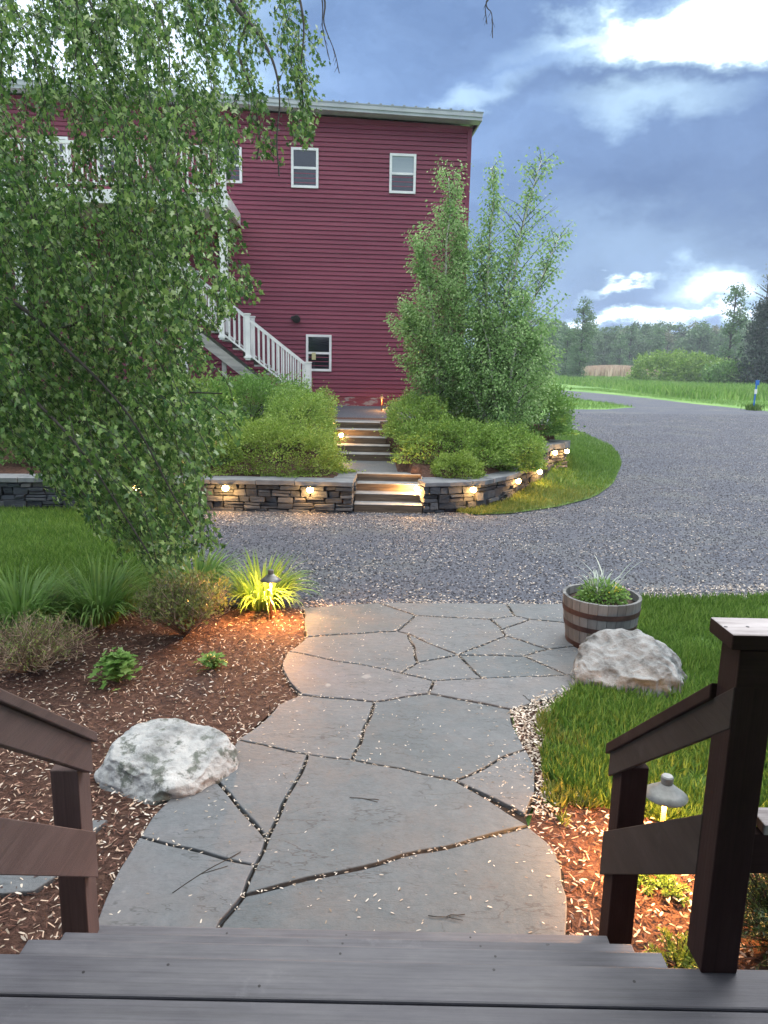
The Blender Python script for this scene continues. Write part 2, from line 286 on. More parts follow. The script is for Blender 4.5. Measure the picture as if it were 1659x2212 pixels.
def inst(P, Rm, sc, pv, pf):
    pv = np.asarray(pv, float); n = len(P); k = len(pv); sc = np.asarray(sc, float)
    if sc.ndim == 1: sc = sc[:, None]*np.ones(3)
    V = np.einsum('nij,nkj->nki', Rm, pv[None]*sc[:, None, :]) + P[:, None, :]
    pf = np.asarray(pf); Fc = (pf[None]+(np.arange(n)*k)[:, None, None]).reshape(-1, pf.shape[1]); return V.reshape(-1, 3), Fc
LEAF = ([(0, 0, 0), (.45, .28, .07), (1, 0, 0), (.45, -.28, .07)], [(0, 1, 2, 3)])
OVAL = ([(0, 0, 0), (.25, .22, .05), (.65, .24, .05), (1, 0, -.03), (.65, -.24, .05), (.25, -.22, .05)], [(0, 1, 2, 3, 4, 5)])
MAPLE2 = ([(0, 0, 0), (.14, .22, .03), (.30, .15, .0), (.48, .38, .06), (.6, .13, 0), (1, 0, -.08), (.6, -.13, 0), (.48, -.38, .06), (.30, -.15, 0), (.14, -.22, .03)], [(0, 1, 2, 3, 4, 5, 6, 7, 8, 9)])
MAPLE = ([(0, 0, 0), (.12, .30, .03), (.30, .22, .0), (.52, .50, .06), (.62, .2, 0), (1, 0, -.05), (.62, -.2, 0), (.52, -.5, .06), (.30, -.22, 0), (.12, -.30, .03)], [(0, 1, 2, 3, 4, 5, 6, 7, 8, 9)])
SEED = ([(0, 0, 0), (.3, .14, .04), (.75, .13, .05), (1, 0, .01), (.75, -.13, .05), (.3, -.14, .04)], [(0, 1, 2, 3, 4, 5)])
BLADE = ([(-.04, 0, 0), (.04, 0, 0), (.03, .12, .55), (.0, .38, 1), (-.03, .12, .55)], [(0, 1, 2, 3, 4)])
CHIP = ([(-.5, -.4, 0), (.5, -.35, 0), (.45, .4, .05), (-.4, .45, 0), (0, .05, .55)], [(0, 1, 4), (1, 2, 4), (2, 3, 4), (3, 0, 4)])
MCH = ([(-.5, -.14, 0), (.5, -.1, .08), (.45, .12, .1), (-.45, .14, .02)], [(0, 1, 2, 3)])
def inpoly(px, py, poly):
    poly = [(p[0], p[1]) for p in poly]; c = np.zeros(len(px), bool); j = len(poly)-1
    for i in range(len(poly)):
        xi, yi = poly[i]; xj, yj = poly[j]
        if yi != yj: c ^= ((yi > py) != (yj > py)) & (px < (xj-xi)*(py-yi)/(yj-yi)+xi)
        j = i
    return c
def sample(poly, n, zf=0.0, dens=None):
    poly = [(p[0], p[1]) for p in poly]; xs = [p[0] for p in poly]; ys = [p[1] for p in poly]; out = np.zeros((0, 2))
    for _ in range(60):
        p = np.stack([rng.uniform(min(xs), max(xs), n*2), rng.uniform(min(ys), max(ys), n*2)], 1); p = p[inpoly(p[:, 0], p[:, 1], poly)]
        if dens is not None and len(p): p = p[rng.uniform(0, 1, len(p)) < dens(p)]
        out = np.concatenate([out, p])
        if len(out) >= n: break
    out = out[:n]; z = np.array([zf(a, b) for a, b in out]) if callable(zf) else np.full(len(out), zf)
    return np.column_stack([out, z])
def polysheet(name, poly, z, m, kind='structure', parent=None):
    bm = bmesh.new(); f = bm.faces.new([bm.verts.new((p[0], p[1], z)) for p in poly]); bmesh.ops.triangulate(bm, faces=[f], ngon_method='EAR_CLIP')
    for g in bm.faces:
        if g.normal.z < 0: g.normal_flip()
    me = bpy.data.meshes.new(name); bm.to_mesh(me); bm.free(); me.materials.append(m); o = bpy.data.objects.new(name, me); link(o, parent)
    if kind: o['kind'] = kind
    ORG[o.name] = Vector((0, 0, 0)); return o
def gp(pts, z=0): return [G(x, y, z) for x, y in pts]
def smoothp(pts, k=6):
    """closed catmull-rom through points"""
    out = []; n = len(pts)
    for i in range(n):
        p0, p1, p2, p3 = [np.array(pts[(i+j) % n][:2]) for j in (-1, 0, 1, 2)]
        for t in np.arange(k)/k: out.append(tuple(.5*((2*p1)+(-p0+p2)*t+(2*p0-5*p1+4*p2-p3)*t*t+(-p0+3*p1-3*p2+p3)*t**3)))
    return out
def wig(poly, a=.03, step=.12):
    out = []
    for i in range(len(poly)):
        p, q = Vector(poly[i][:2]), Vector(poly[(i+1) % len(poly)][:2]); n = min(120, max(1, int((q-p).length/step)))
        for k in range(n):
            c = p.lerp(q, k/n); s = 3.0; out.append((c.x+a*noise.noise((c.x*s, c.y*s, 1)), c.y+a*noise.noise((c.x*s, c.y*s, 7))))
    return out
#=SETTING================================================================
# ---------------------------------------------------------------- ground
NG = 60
polysheet('ground', [(-1500, -500), (1500, -500), (1500, 2500), (-1500, 2500)], -.03, m_ground)
inner_lawn = [(915, 1108), (1040, 1100), (1100, 1085), (1150, 1060)]
grav_disp = [(1120, 838), (1195, 840), (1300, 849), (1400, 859), (1500, 871), (1659, 887), (1900, 915)]
gravel_far = gp([(1120, 838), (1195, 841), (1300, 850), (1400, 860), (1500, 872), (1659, 888), (1950, 930)])
g_right = [Vector((12, 9, 0)), Vector((12, 5.8, 0))]
gravel_near = gp([(1659, 1296), (1500, 1298), (1380, 1300), (1215, 1316), (812, 1316), (655, 1320), (480, 1330), (330, 1320), (320, 1280), (345, 1200), (380, 1150), (400, 1100)])
gravel_mid = gp([(400, 1060), (1180, 1060), (1190, 1000)]) + [Vector((4, 18, 0)), Vector((4.5, 24, 0))] + gp([(1190, 884), (1310, 884), (1375, 879), (1290, 867), (1190, 854), (1120, 850)])
gravel = gravel_far + g_right + gravel_near + gravel_mid
gravel = wig(gravel, .06, .25)
polysheet('gravel_driveway', gravel, -.012, m_gravel)
near_grav = gp([(400, 1104), (1060, 1108), (1210, 1094), (1300, 1070), (1345, 1010), (1338, 970), (1272, 935), (1212, 915), (1198, 892), (1659, 896), (1659, 1296), (1380, 1300), (1215, 1312), (655, 1314), (480, 1320), (335, 1290), (345, 1200)])
def near_dens(p): return np.clip((6.2/p[:, 1])**1.1, 0, 1)
P = sample(near_grav, 62000, -.012, near_dens); n = len(P)
V, Fc = inst(P, rotmats(n, 0, .5), rng.uniform(.012, .032, n)*np.array([1, .8, .8])[:, None].T.repeat(n, 0).T[0] if False else rng.uniform(.011, .03, n), *CHIP)
tag(mk('loose_gravel', V, Fc, m_chip), 'loose grey gravel stones spread over the curving driveway', 'gravel', kind='stuff')
def seeds(name, P, m, lo, hi, label, tilt=.35):
    n = len(P); V, Fc = inst(P+np.array([0, 0, .004]), rotmats(n, 0, tilt), rng.uniform(lo, hi, n), *SEED); return tag(mk(name, V, Fc, m), label, 'seeds', kind='stuff')
def clump_d(p):
    v = np.array([noise.noise((a*1.1, b*1.1, 3.3)) for a, b in p]); return np.clip(.42+1.1*v, .06, 1)*np.clip((7./p[:, 1])**.7, 0, 1)
P = sample(near_grav, 12500, .004, clump_d)
edge = gp([(655, 1296), (1230, 1296), (1230, 1313), (655, 1318)]); P = np.concatenate([P, sample(edge, 450, .003)])
edge = gp([(1390, 1270), (1659, 1262), (1659, 1300), (1390, 1303)]); P = np.concatenate([P, sample(edge, 700, .003)])
edge = gp([(440, 1105), (1000, 1108), (1000, 1150), (440, 1135)]); P = np.concatenate([P, sample(edge, 1500, .003)])
seeds('fallen_seeds', P, m_seed, .022, .042, 'pale winged maple seeds littered over the grey gravel')
# ---------------------------------------------------------------- flagstone path
m_flag, t, b = newmat('bluestone'); tc_ = t.nodes.new('ShaderNodeTexCoord'); oi = t.nodes.new('ShaderNodeObjectInfo'); v_ = tc_.outputs['Object']
n1 = nz(t, v_, 1.3, 10, .65); mm = t.nodes.new('ShaderNodeMix'); mm.inputs[0].default_value = .3; t.links.new(n1.outputs[0], mm.inputs[2]); t.links.new(oi.outputs['Random'], mm.inputs[3])
c = ramp(t, mm.outputs[0], [(.25, (.072, .09, .102)), (.45, (.098, .114, .128)), (.6, (.119, .13, .143)), (.78, (.145, .142, .154))])
n2 = nz(t, v_, 18, 9, .7); x = t.nodes.new('ShaderNodeMix'); x.data_type = 'RGBA'; x.blend_type = 'MULTIPLY'; x.inputs[0].default_value = .55; t.links.new(c, x.inputs[6])
t.links.new(ramp(t, n2.outputs[0], [(.3, (.7, .7, .7)), (.7, (1.25, 1.25, 1.25))]), x.inputs[7])
nsp = nz(t, v_, 6, 3, .5); x2 = t.nodes.new('ShaderNodeMix'); x2.data_type = 'RGBA'; t.links.new(ramp(t, nsp.outputs[0], [(.72, (0, 0, 0)), (.76, (1, 1, 1))]), x2.inputs[0]); t.links.new(x.outputs[2], x2.inputs[6]); x2.inputs[7].default_value = (.24, .24, .24, 1)
t.links.new(x2.outputs[2], b.inputs['Base Color']); b.inputs['Roughness'].default_value = .62
# cleft ridges: steps of a stretched noise
def band(nse, lvl, wdt):
    a_ = t.nodes.new('ShaderNodeMath'); a_.operation = 'SUBTRACT'; t.links.new(nse, a_.inputs[0]); a_.inputs[1].default_value = lvl
    b_ = t.nodes.new('ShaderNodeMath'); b_.operation = 'ABSOLUTE'; t.links.new(a_.outputs[0], b_.inputs[0])
    c_ = t.nodes.new('ShaderNodeMapRange'); t.links.new(b_.outputs[0], c_.inputs[0]); c_.inputs[1].default_value = wdt; c_.inputs[2].default_value = 0; return c_.outputs[0]
nb_ = nz(t, v_, 1.7, 5, .62, (.7, 1.9, 1)); nm_ = nz(t, v_, 3.1, 2, .5)
bl = t.nodes.new('ShaderNodeMath'); bl.operation = 'MAXIMUM'; t.links.new(band(nb_.outputs[0], .47, .009), bl.inputs[0]); t.links.new(band(nb_.outputs[0], .56, .007), bl.inputs[1])
mk_ = t.nodes.new('ShaderNodeMapRange'); t.links.new(nm_.outputs[0], mk_.inputs[0]); mk_.inputs[1].default_value = .44; mk_.inputs[2].default_value = .55
cr = t.nodes.new('ShaderNodeMath'); cr.operation = 'MULTIPLY'; t.links.new(bl.outputs[0], cr.inputs[0]); t.links.new(mk_.outputs[0], cr.inputs[1])
x3 = t.nodes.new('ShaderNodeMix'); x3.data_type = 'RGBA'; t.links.new(cr.outputs[0], x3.inputs[0]); t.links.new(x2.outputs[2], x3.inputs[6]); x3.inputs[7].default_value = (.05, .055, .06, 1)
nst = nz(t, v_, 2.4, 7, .6); x4 = t.nodes.new('ShaderNodeMix'); x4.data_type = 'RGBA'; t.links.new(ramp(t, nst.outputs[0], [(.48, (0, 0, 0)), (.72, (.6, .6, .6))]), x4.inputs[0]); t.links.new(x3.outputs[2], x4.inputs[6]); x4.inputs[7].default_value = (.13, .118, .115, 1)
t.links.new(x4.outputs[2], b.inputs['Base Color'])
n3 = nb_; st = t.nodes.new('ShaderNodeMath'); st.operation = 'SNAP'; t.links.new(n3.outputs[0], st.inputs[0]); st.inputs[1].default_value = .045
n4 = nz(t, v_, 26, 8, .7); ad = t.nodes.new('ShaderNodeMath'); ad.operation = 'MULTIPLY_ADD'; t.links.new(n4.outputs[0], ad.inputs[0]); ad.inputs[1].default_value = .09; t.links.new(st.outputs[0], ad.inputs[2])
bp = t.nodes.new('ShaderNodeBump'); bp.inputs['Strength'].default_value = .8; bp.inputs['Distance'].default_value = .08; t.links.new(ad.outputs[0], bp.inputs['Height']); t.links.new(bp.outputs[0], b.inputs['Normal'])
V_ = dict(A1=(655, 1318), A1b=(655, 1350), A2=(815, 1307), A3=(1093, 1309), A4=(1230, 1309), a=(900, 1336), b=(1060, 1343), c=(1110, 1336), d=(1145, 1345), e=(1225, 1352), e2=(1262, 1385), f=(1082, 1366), g=(1092, 1380),
 h=(855, 1369), i=(660, 1382), j=(987, 1421), k=(1187, 1409), l=(1240, 1402), m=(1132, 1423), n=(880, 1375), o=(904, 1438), p=(865, 1459), q=(622, 1414), q2=(607, 1440), q3=(620, 1480), r=(1042, 1473), s=(1220, 1466), t=(935, 1478),
 u=(927, 1506), v=(1255, 1464), v0=(1290, 1425), v2=(1245, 1490), v3=(1190, 1518), w=(648, 1508), x=(810, 1524), y=(1105, 1541), aa=(515, 1606), ab=(572, 1562), ac=(600, 1530), bb=(667, 1639), cc=(762, 1651), dd=(985, 1696),
 ee=(1133, 1628), ee0=(1112, 1580), ee1=(1158, 1670), ee2=(1156, 1725), ee3=(1135, 1772), ff=(1145, 1796), fg=(1187, 1832), fh=(1215, 1885), fi=(1226, 1950), fj=(1232, 2090), gg=(577, 1822), hh=(553, 1882), ii=(530, 1943), jj=(297, 1819), jk=(330, 1775), jl=(372, 1728), jm=(430, 1704), kk=(478, 2004), kl=(420, 2095), ll=(212, 1995), lm=(170, 2095), ln=(255, 1890), nn=(470, 1698), no=(505, 1742), az=(495, 1640), ay=(470, 1680))
stones = ['A1 A2 a h i A1b', 'A2 A3 c b a', 'A3 A4 e d c', 'a b f g j n h', 'b c d f', 'd e e2 l k g f', 'g k m j', 'n j o', 'i h n o p q', 'o j r t p', 'j m s r', 'm k l v0 v s', 'q p t u x w q3 q2', 't r s v v2 v3 y u',
 'w x cc bb aa ab ac', 'x u y ee0 ee dd cc', 'ee ee1 ee2 ee3 dd', 'bb cc dd ff ii hh gg', 'aa bb gg no nn ay az', 'jj jk jl jm nn no gg hh', 'jj hh ii kk kl lm ll ln', 'ii ff fg fh fi fj kl kk']
outline = gp([V_[k] for k in 'A1 A2 A3 A4 e e2 v0 v v2 v3 y ee0 ee ee1 ee2 ee3 ff fg fh fi fj lm ll ln jj jk jl jm nn ay az aa ab ac w q3 q2 q i A1b'.split()])
pathb = polysheet('path', wig(outline, .02), .006, m_joint)
joint_pts = []
def flag(pts, parent, z1=.03, inset=.0105, name='flagstone', m=None):
    pw = [Vector((p.x, p.y)) for p in pts]; cen = sum(pw, Vector((0, 0)))/len(pw); dense = []
    for i in range(len(pw)):
        p, q = pw[i], pw[(i+1) % len(pw)]; n = max(1, int((q-p).length/.07)); pr = (q-p).orthogonal().normalized()
        for k in range(n):
            c = p.lerp(q, k/n); wv = noise.noise((c.x*4+c.y*3, c.y*4-c.x*2, 5))*.02*min(1, k*(n-k)/4)
            dense.append(c+pr*0 + Vector((noise.noise((c.x*4, c.y*4, 5)), noise.noise((c.x*4, c.y*4, 9))))*.022)
            joint_pts.append((c.x, c.y))
    area = sum(a.x*b_.y-b_.x*a.y for a, b_ in zip(dense, dense[1:]+dense[:1]))
    if area < 0: dense.reverse()
    nn3 = len(dense); ins = []
    for i in range(nn3):
        a, b_ = dense[i-1], dense[(i+1) % nn3]; tn = (b_-a).normalized(); jt = 1+.35*noise.noise((dense[i].x*9, dense[i].y*9, 2+cen.x))
        ins.append(dense[i]+Vector((-tn.y, tn.x))*inset*jt)
    bm = bmesh.new(); vs = [bm.verts.new((d.x, d.y, -.01)) for d in ins]; f = bm.faces.new(vs)
    ex = bmesh.ops.extrude_face_region(bm, geom=[f])
    for el in ex['geom']:
        if isinstance(el, bmesh.types.BMVert): el.co.z = z1
    bmesh.ops.recalc_face_normals(bm, faces=bm.faces)
    me = bpy.data.meshes.new(name); bm.to_mesh(me); bm.free(); me.materials.append(m or m_flag); o = bpy.data.objects.new(name, me); link(o, parent); ORG[o.name] = Vector((0, 0, 0))
    bv = o.modifiers.new('bevel', 'BEVEL'); bv.width = .006; bv.segments = 2; bv.limit_method = 'ANGLE'; bv.angle_limit = R(50)
    return o
for s_ in stones: flag(gp([V_[k] for k in s_.split()]), pathb, z1=.03+random.uniform(-.003, .003))
jp = np.array(joint_pts); 
jp = jp[rng.uniform(0, 1, len(jp)) < .9]; jj_ = np.repeat(jp, 5, 0)+rng.normal(0, .011, (len(jp)*5, 2)); keepj = rng.uniform(0, 1, len(jj_)) < np.clip((jj_[:, 1]-1.0)/4.0, .45, .85)
jj_ = jj_[keepj]; P1 = np.column_stack([jj_, rng.uniform(.018, .034, len(jj_))])
P2 = sample(outline, 900, .031)
P3 = sample(gp([(1060, 1320), (1200, 1340), (1180, 1400), (1050, 1390)]), 70, .031)
P4 = sample(gp([V_[k] for k in 'ee ee1 ee2 ee3 dd'.split()]), 80, .031)
n = len(P1)+len(P2)+len(P3)+len(P4); PP = np.concatenate([P1, P2, P3, P4]); V, Fc = inst(PP, rotmats(n, 0, .3), rng.uniform(.011, .026, n), *SEED)
tag(mk('path_seeds', V, Fc, m_seed), 'pale winged seeds caught along the flagstone joints and slabs', 'seeds', kind='stuff')
# dark debris twigs on the stones
for k, (x0, y0, x1, y1, lab) in enumerate([(370, 1928, 520, 1838, 'thin forked dark twig on the lower left flagstone beside the steps'), (758, 1722, 820, 1728, 'short dark twig on the large central flagstone'), (925, 1980, 1008, 1976, 'short dark twig on the bottom flagstone nearest the deck'), (1150, 1520, 1130, 1502, 'small curled dark twig on the upper right flagstones by the grass')]):
    a_, b_ = G(x0, y0, .034), G(x1, y1, .034); mb = MB(); pts = [a_.lerp(b_, i/5)+Vector((random.uniform(-.008, .008), random.uniform(-.008, .008), 0)) for i in range(6)]
    mb.tube(pts, .0022, 5); mb.tube([pts[2], pts[2].lerp(pts[4], .8)+Vector((.03, -.03, .002))], .0015, 5)
    tag(mb.build('fallen_twig', m_bark, smooth=True, origin=a_), lab, 'twig')
# ---------------------------------------------------------------- mulch bed left
mulchL = gp([(655, 1316), (590, 1312), (470, 1322), (330, 1310), (240, 1335), (120, 1370), (0, 1385)]) + [Vector((-5.5, 5.2, 0)), Vector((-5.5, 1.0, 0)), Vector((-1.2, 1.0, 0))] + gp([(170, 2095), (212, 1995), (260, 1885), (300, 1815), (380, 1725), (470, 1690), (515, 1606), (600, 1528), (650, 1508), (615, 1460), (618, 1412), (658, 1380)])
mulchL = wig(mulchL, .025)
polysheet('mulch_bed', mulchL, .001, m_mulch)
mulchR = gp([(1110, 1545), (1165, 1520), (1200, 1560), (1185, 1680), (1300, 1745), (1500, 1800), (1659, 1830)]) + [Vector((3.6, 2.9, 0)), Vector((3.6, .6, 0)), Vector((.8, .6, 0))] + gp([(1225, 2090), (1218, 1890), (1180, 1828), (1140, 1796), (1158, 1700), (1120, 1600)])
mulchR = wig(mulchR, .02)
polysheet('mulch_strip', mulchR, .0045, m_mulch)
for poly, n, nm, lab in ((mulchL, 30000, 'wood_mulch', 'reddish brown shredded mulch around the shrubs and left boulder'), (mulchR, 9000, 'wood_mulch', 'orange brown shredded mulch and litter beside the right stair rail')):
    P = sample(poly, n, .006, lambda p: np.clip((3.2/np.maximum(p[:, 1], 1))**1.1, 0, 1)); P[:, 2] += rng.uniform(0, .018, n); V, Fc = inst(P, rotmats(n, 0, .7), np.column_stack([rng.uniform(.012, .05, n), rng.uniform(.012, .035, n), rng.uniform(.015, .05, n)]), *MCH)
    tag(mk(nm, V, Fc, m_mchip), lab, 'mulch', kind='stuff')
P = sample(mulchL, 6500, .02, lambda p: np.clip((3.2/np.maximum(p[:, 1], 1)), 0, 1))
seeds('mulch_seeds', P, m_seed, .02, .036, 'pale winged seeds scattered over the left mulch bed', .7)
P = sample(mulchR, 3400, .02); strip = sample(gp([(1100, 1545), (1180, 1500), (1240, 1490), (1180, 1560), (1175, 1690), (1200, 1760), (1150, 1780), (1165, 1680), (1115, 1590)]), 900, .02)
P = np.concatenate([P, strip]); P[:, 2] += rng.uniform(0, .012, len(P))
seeds('mulch_seeds', P, m_seed, .022, .04, 'pale winged seeds thick along the right edge of the flagstones', .7)
# stepping stones in the mulch
st1 = flag(gp([(-260, 1880), (-60, 1868), (128, 1878), (132, 1895), (80, 1935), (-40, 1945), (-240, 1930)]), None, .025, .004, 'stepping_stone'); tag(st1, 'large flat bluestone slab in the mulch seen under the left stair rail', 'stepping stone')
st2 = flag(gp([(150, 1782), (236, 1779), (205, 1808), (150, 1815)]), None, .025, .004, 'stepping_stone'); tag(st2, 'small flat stone corner in mulch just behind the left rail post', 'stepping stone')
# ---------------------------------------------------------------- mound + walls
wl = [G(x, 1100+.004*x) for x in (-560, -300, 0, 300, 500)] + [G(762, 1108)]
WL = [(p.x, p.y) for p in wl]
sx0, sx1 = G(764, 1108).x, G(912, 1108).x; sy0 = G(830, 1108).y
WR = [(G(914, 1108).x, G(914, 1108).y)] + [(G(x, y).x, G(x, y).y) for x, y in ((985, 1106), (1045, 1101), (1100, 1086), (1150, 1060))]
pe = CAM + D(1226, 955)*((.83-HC)/D(1226, 955).z); pm = CAM + D(1192, 958)*((.83-HC)/D(1192, 958).z)
WR += [((WR[-1][0]+pm.x)/2+.08, (WR[-1][1]+pm.y)/2), (pm.x, pm.y), (pe.x, pe.y), (pe.x+.12, pe.y+.35)]
WALLZ = .5
fx = [p[0] for p in WL]+[sx0+.01, sx1-.01]+[p[0] for p in WR]; fy = [p[1] for p in WL]+[sy0, sy0]+[p[1] for p in WR]
USX0, USX1 = G(727, 995, .5).x, G(850, 995, .5).x; UY = G(790, 995, .5).y
TD = .37; YT = UY+5*TD
def stairz(y): return .5 if y < UY else min(1.125, .5+(y-UY)/TD*.125)
XE = WR[-1][0]
def zm(x, y):
    yf = np.interp(x, fx, fy); h = .455+.24*min(max(y-yf-.3, 0), 2.8)
    h += .03*noise.noise((x*1.2, y*1.2, 0))
    h = min(h, 1.115)
    if y > YT: h = 1.115+.15*min(1, (y-YT)/(19.5-YT))
    s = min(1, max(0, (x-(XE-.4))/1.4)); h = h*(1-s)+(-.1)*s if y < 16.5 else (h*(1-min(1, max(0, (x-2.6)/2))) - .1*min(1, max(0, (x-2.6)/2)))
    fy_ = min(1, max(0, (y-12.1)/.9)); w = 0 if (sx0-.12)*(1-fy_)+(USX0-.1)*fy_ < x < (sx1+.05)*(1-fy_)+(USX1+.1)*fy_ else 1
    if not w and y < YT: h = min(h, stairz(y)-.14 if y > sy0+1.0 else -.1)
    return h
gx = np.arange(-16, 7.01, .16); gy = np.concatenate([np.arange(10.6, 20, .16), np.arange(20, 34, 1.5)])
def zmc(x, y):
    if x > XE-.12 and y < 16.5: return -.2
    yf = np.interp(x, fx, fy)
    return zm(x, y) if y > yf+.16 else -.2
V = [(x, y, zmc(x, y)) for y in gy for x in gx]; nx = len(gx)
Fc = [(i*nx+j, i*nx+j+1, (i+1)*nx+j+1, (i+1)*nx+j) for i in range(len(gy)-1) for j in range(nx-1)]
mk('planting_bank', V, Fc, m_mulch, smooth=True)['kind'] = 'structure'
def drystone(name, path, z0, z1, seed, parent, thick=.3):
    """dry-laid stones along a path; camera side is to the right of travel when going -x->+x"""
    rs = random.Random(seed); mb = MB(); P = [Vector(p) for p in path]; cum = [0]
    for a, b in zip(P, P[1:]): cum.append(cum[-1]+(b-a).length)
    def at(s):
        s = min(max(s, 0), cum[-1]-1e-4)
        for i in range(len(P)-1):
            if s <= cum[i+1]: k = (s-cum[i])/(cum[i+1]-cum[i]); d = (P[i+1]-P[i]).normalized(); return P[i].lerp(P[i+1], k), Vector((d.y, -d.x))
    z = z0; course = 0
    zs = [z0]
    while zs[-1] < z1-.05: zs.append(min(z1, zs[-1]+rs.uniform(.06, .15)))
    if z1-zs[-1] > .001: zs[-1] = z1
    zs[-1] = z1
    for a, b in zip(zs, zs[1:]):
        s = -rs.uniform(0, .1)
        while s < cum[-1]:
            w = rs.uniform(.1, .42) if b-a < .09 else rs.uniform(.12, .34); e_ = min(s+w, cum[-1]+.0)
            if cum[-1]-e_ < .07: e_ = cum[-1]
            parts = [(a, b)]
            if b-a > .085 and rs.random() < .35: mdd = a+(b-a)*rs.uniform(.4, .6); parts = [(a, mdd), (mdd, b)]
            for (pa, pb) in parts:
                g = .006+rs.random()*.006; (q0, n0), (q1, n1) = at(max(s, 0)+g), at(e_-g); out = rs.uniform(-.03, .034); j = lambda: rs.uniform(-.014, .014)
                zb, zt = pa+g*.7, pb-g*.7
                f0, f1 = q0+n0*out, q1+n1*(out+rs.uniform(-.012, .012)); b0, b1 = q0-n0*thick, q1-n1*thick; mid = (f0+f1)/2+(n0+n1)/2*rs.uniform(-.004, .012)
                mb.hexa([(f0.x+j(), f0.y+j(), zb+j()*.5), (f1.x+j(), f1.y+j(), zb+j()*.5), (b1.x, b1.y, zb), (b0.x, b0.y, zb)], [(f0.x+j(), f0.y+j(), zt+j()), (f1.x+j(), f1.y+j(), zt+j()), (b1.x, b1.y, zt), (b0.x, b0.y, zt)])
            s = e_
            if e_ >= cum[-1]: break
    mb.build('stonework', m_stonewall, parent, bevel=.011)
    return at, cum[-1]
def caps(at, s0, s1, z0, z1, parent, seed, lo=.4, hi=.85, fwd=.045, back=.38):
    rs = random.Random(seed); s = s0
    while s < s1-.01:
        e_ = min(s+rs.uniform(lo, hi), s1)
        if s1-e_ < .2: e_ = s1
        (q0, n0), (q1, n1) = at(s+.004), at(e_-.004); n = 4; mb = MB(); zt = z1+rs.uniform(-.006, .006); V = []; top = []; bot = []
        pts = []
        for k in range(n+1):
            q, nn = at(s+.004+(e_-s-.008)*k/n); pts.append(q+nn*(fwd+rs.uniform(-.014, .014)))
        for k in range(n, -1, -1):
            q, nn = at(s+.004+(e_-s-.008)*k/n); pts.append(q-nn*back)
        m_ = len(pts); V = [(p.x, p.y, z0+rs.uniform(0, .006)) for p in pts]+[(p.x+rs.uniform(-.005, .005), p.y+rs.uniform(-.005, .005), zt) for p in pts]
        Fc = [tuple(reversed(range(m_))), tuple(range(m_, 2*m_))]+[(k, (k+1) % m_, m_+(k+1) % m_, m_+k) for k in range(m_)]
        mk('capstone', V, Fc, m_cap, parent, bevel=.008); s = e_
wallL = empty('stone_wall', (WL[-1][0], WL[-1][1], 0), 'straight dry stone retaining wall left of the garden steps, lit by small lamps', 'wall')
WLf = WL
at, Ls = drystone('w', WLf, -.05, .425, 3, wallL); caps(at, 0, Ls, .428, .505, wallL, 5)
ret = [(WL[-1][0]+.005, WL[-1][1]+.3), (WL[-1][0]+.005, WL[-1][1]+1.1)]
at2, L2 = drystone('w', list(ret), -.05, .425, 31, wallL); caps(at2, .1, L2, .428, .5, wallL, 8, .4, .7, .01, .34)
wallR = empty('stone_wall', (WR[0][0], WR[0][1], 0), 'curved dry stone retaining wall right of the garden steps with raised far end', 'wall')
at3, L3 = drystone('w', WR, -.05, .425, 11, wallR)
sA = 0
for i in range(4): sA += (Vector(WR[i+1])-Vector(WR[i])).length
caps(at3, 0, sA+.25, .428, .505, wallR, 15)
drystone('w', [at3(sA+.1+(L3-sA-.1)*k/8)[0] for k in range(9)], .43, .7, 21, wallR); caps(lambda s: at3(s), sA+.05, L3-.01, .705, .83, wallR, 17, .5, .8, .03, .4)
ret = [(sx1+.015, WR[0][1]+1.15), (sx1+.015, WR[0][1]+.3)]
at4, L4 = drystone('w', ret, -.05, .425, 41, wallR); caps(at4, .0, L4-.1, .428, .5, wallR, 18, .4, .7, .01, .34)
# ---- steps
stepL = empty('garden_steps', ((sx0+sx1)/2, sy0, 0), 'lower flight of four timber steps between the two stone walls', 'steps')
xa, xb = sx0+.0, sx1-.002
for k in range(4):
    y0 = sy0+.06+k*.285; z1 = .125*(k+1)
    MB().box(xa, xb, y0, y0+.16, z1-.135 if k else -.02, z1-.012).build('riser', m_timber, stepL, bevel=.006)
    MB().box(xa, xb, y0-.006, y0+(.3 if k < 3 else .2), z1-.010, z1).build('tread', m_tread, stepL, bevel=.003)
ymid = sy0+.06+3*.285
land = empty('landing', (0, ymid, .5), 'bluestone landing slabs between the lower and upper garden steps', 'landing')
MB().hexa([(xa-.15, ymid+.2, .44), (xb+.0, ymid+.2, .44), (USX1+.05, UY+.05, .44), (USX0-.1, UY+.05, .44)], [(xa-.15, ymid+.2, .498), (xb+.0, ymid+.2, .498), (USX1+.05, UY+.05, .498), (USX0-.1, UY+.05, .498)]).build('slab', m_flag, land, bevel=.005)
stepU = empty('garden_steps', ((USX0+USX1)/2, UY, .5), 'upper flight of five timber steps between the leafy shrubs', 'steps')
ux0 = G(727, 995, .5).x; ux1 = G(850, 995, .5).x; tx0 = G(708, 905, 1.125).x; tx1 = G(822, 905, 1.125).x
for k in range(5):
    y0 = UY+k*TD; z1 = .5+.125*(k+1); f = k/4; a_, b_ = ux0*(1-f)+tx0*f, ux1*(1-f)+tx1*f
    MB().box(a_, b_, y0, y0+.18, z1-.14, z1-.012).build('riser', m_timber, stepU, bevel=.006)
    MB().box(a_, b_, y0-.006, y0+TD+.01, z1-.010, z1).build('tread', m_tread, stepU, bevel=.003)
yt = YT+.02
topl = flag([Vector((tx0-.25, yt, 0)), Vector((tx1+.15, yt, 0)), Vector((tx1+.3, yt+1.1, 0)), Vector((tx0-.2, yt+1.3, 0))], None, .03, .004, 'landing_slab'); topl.location.z = 1.1
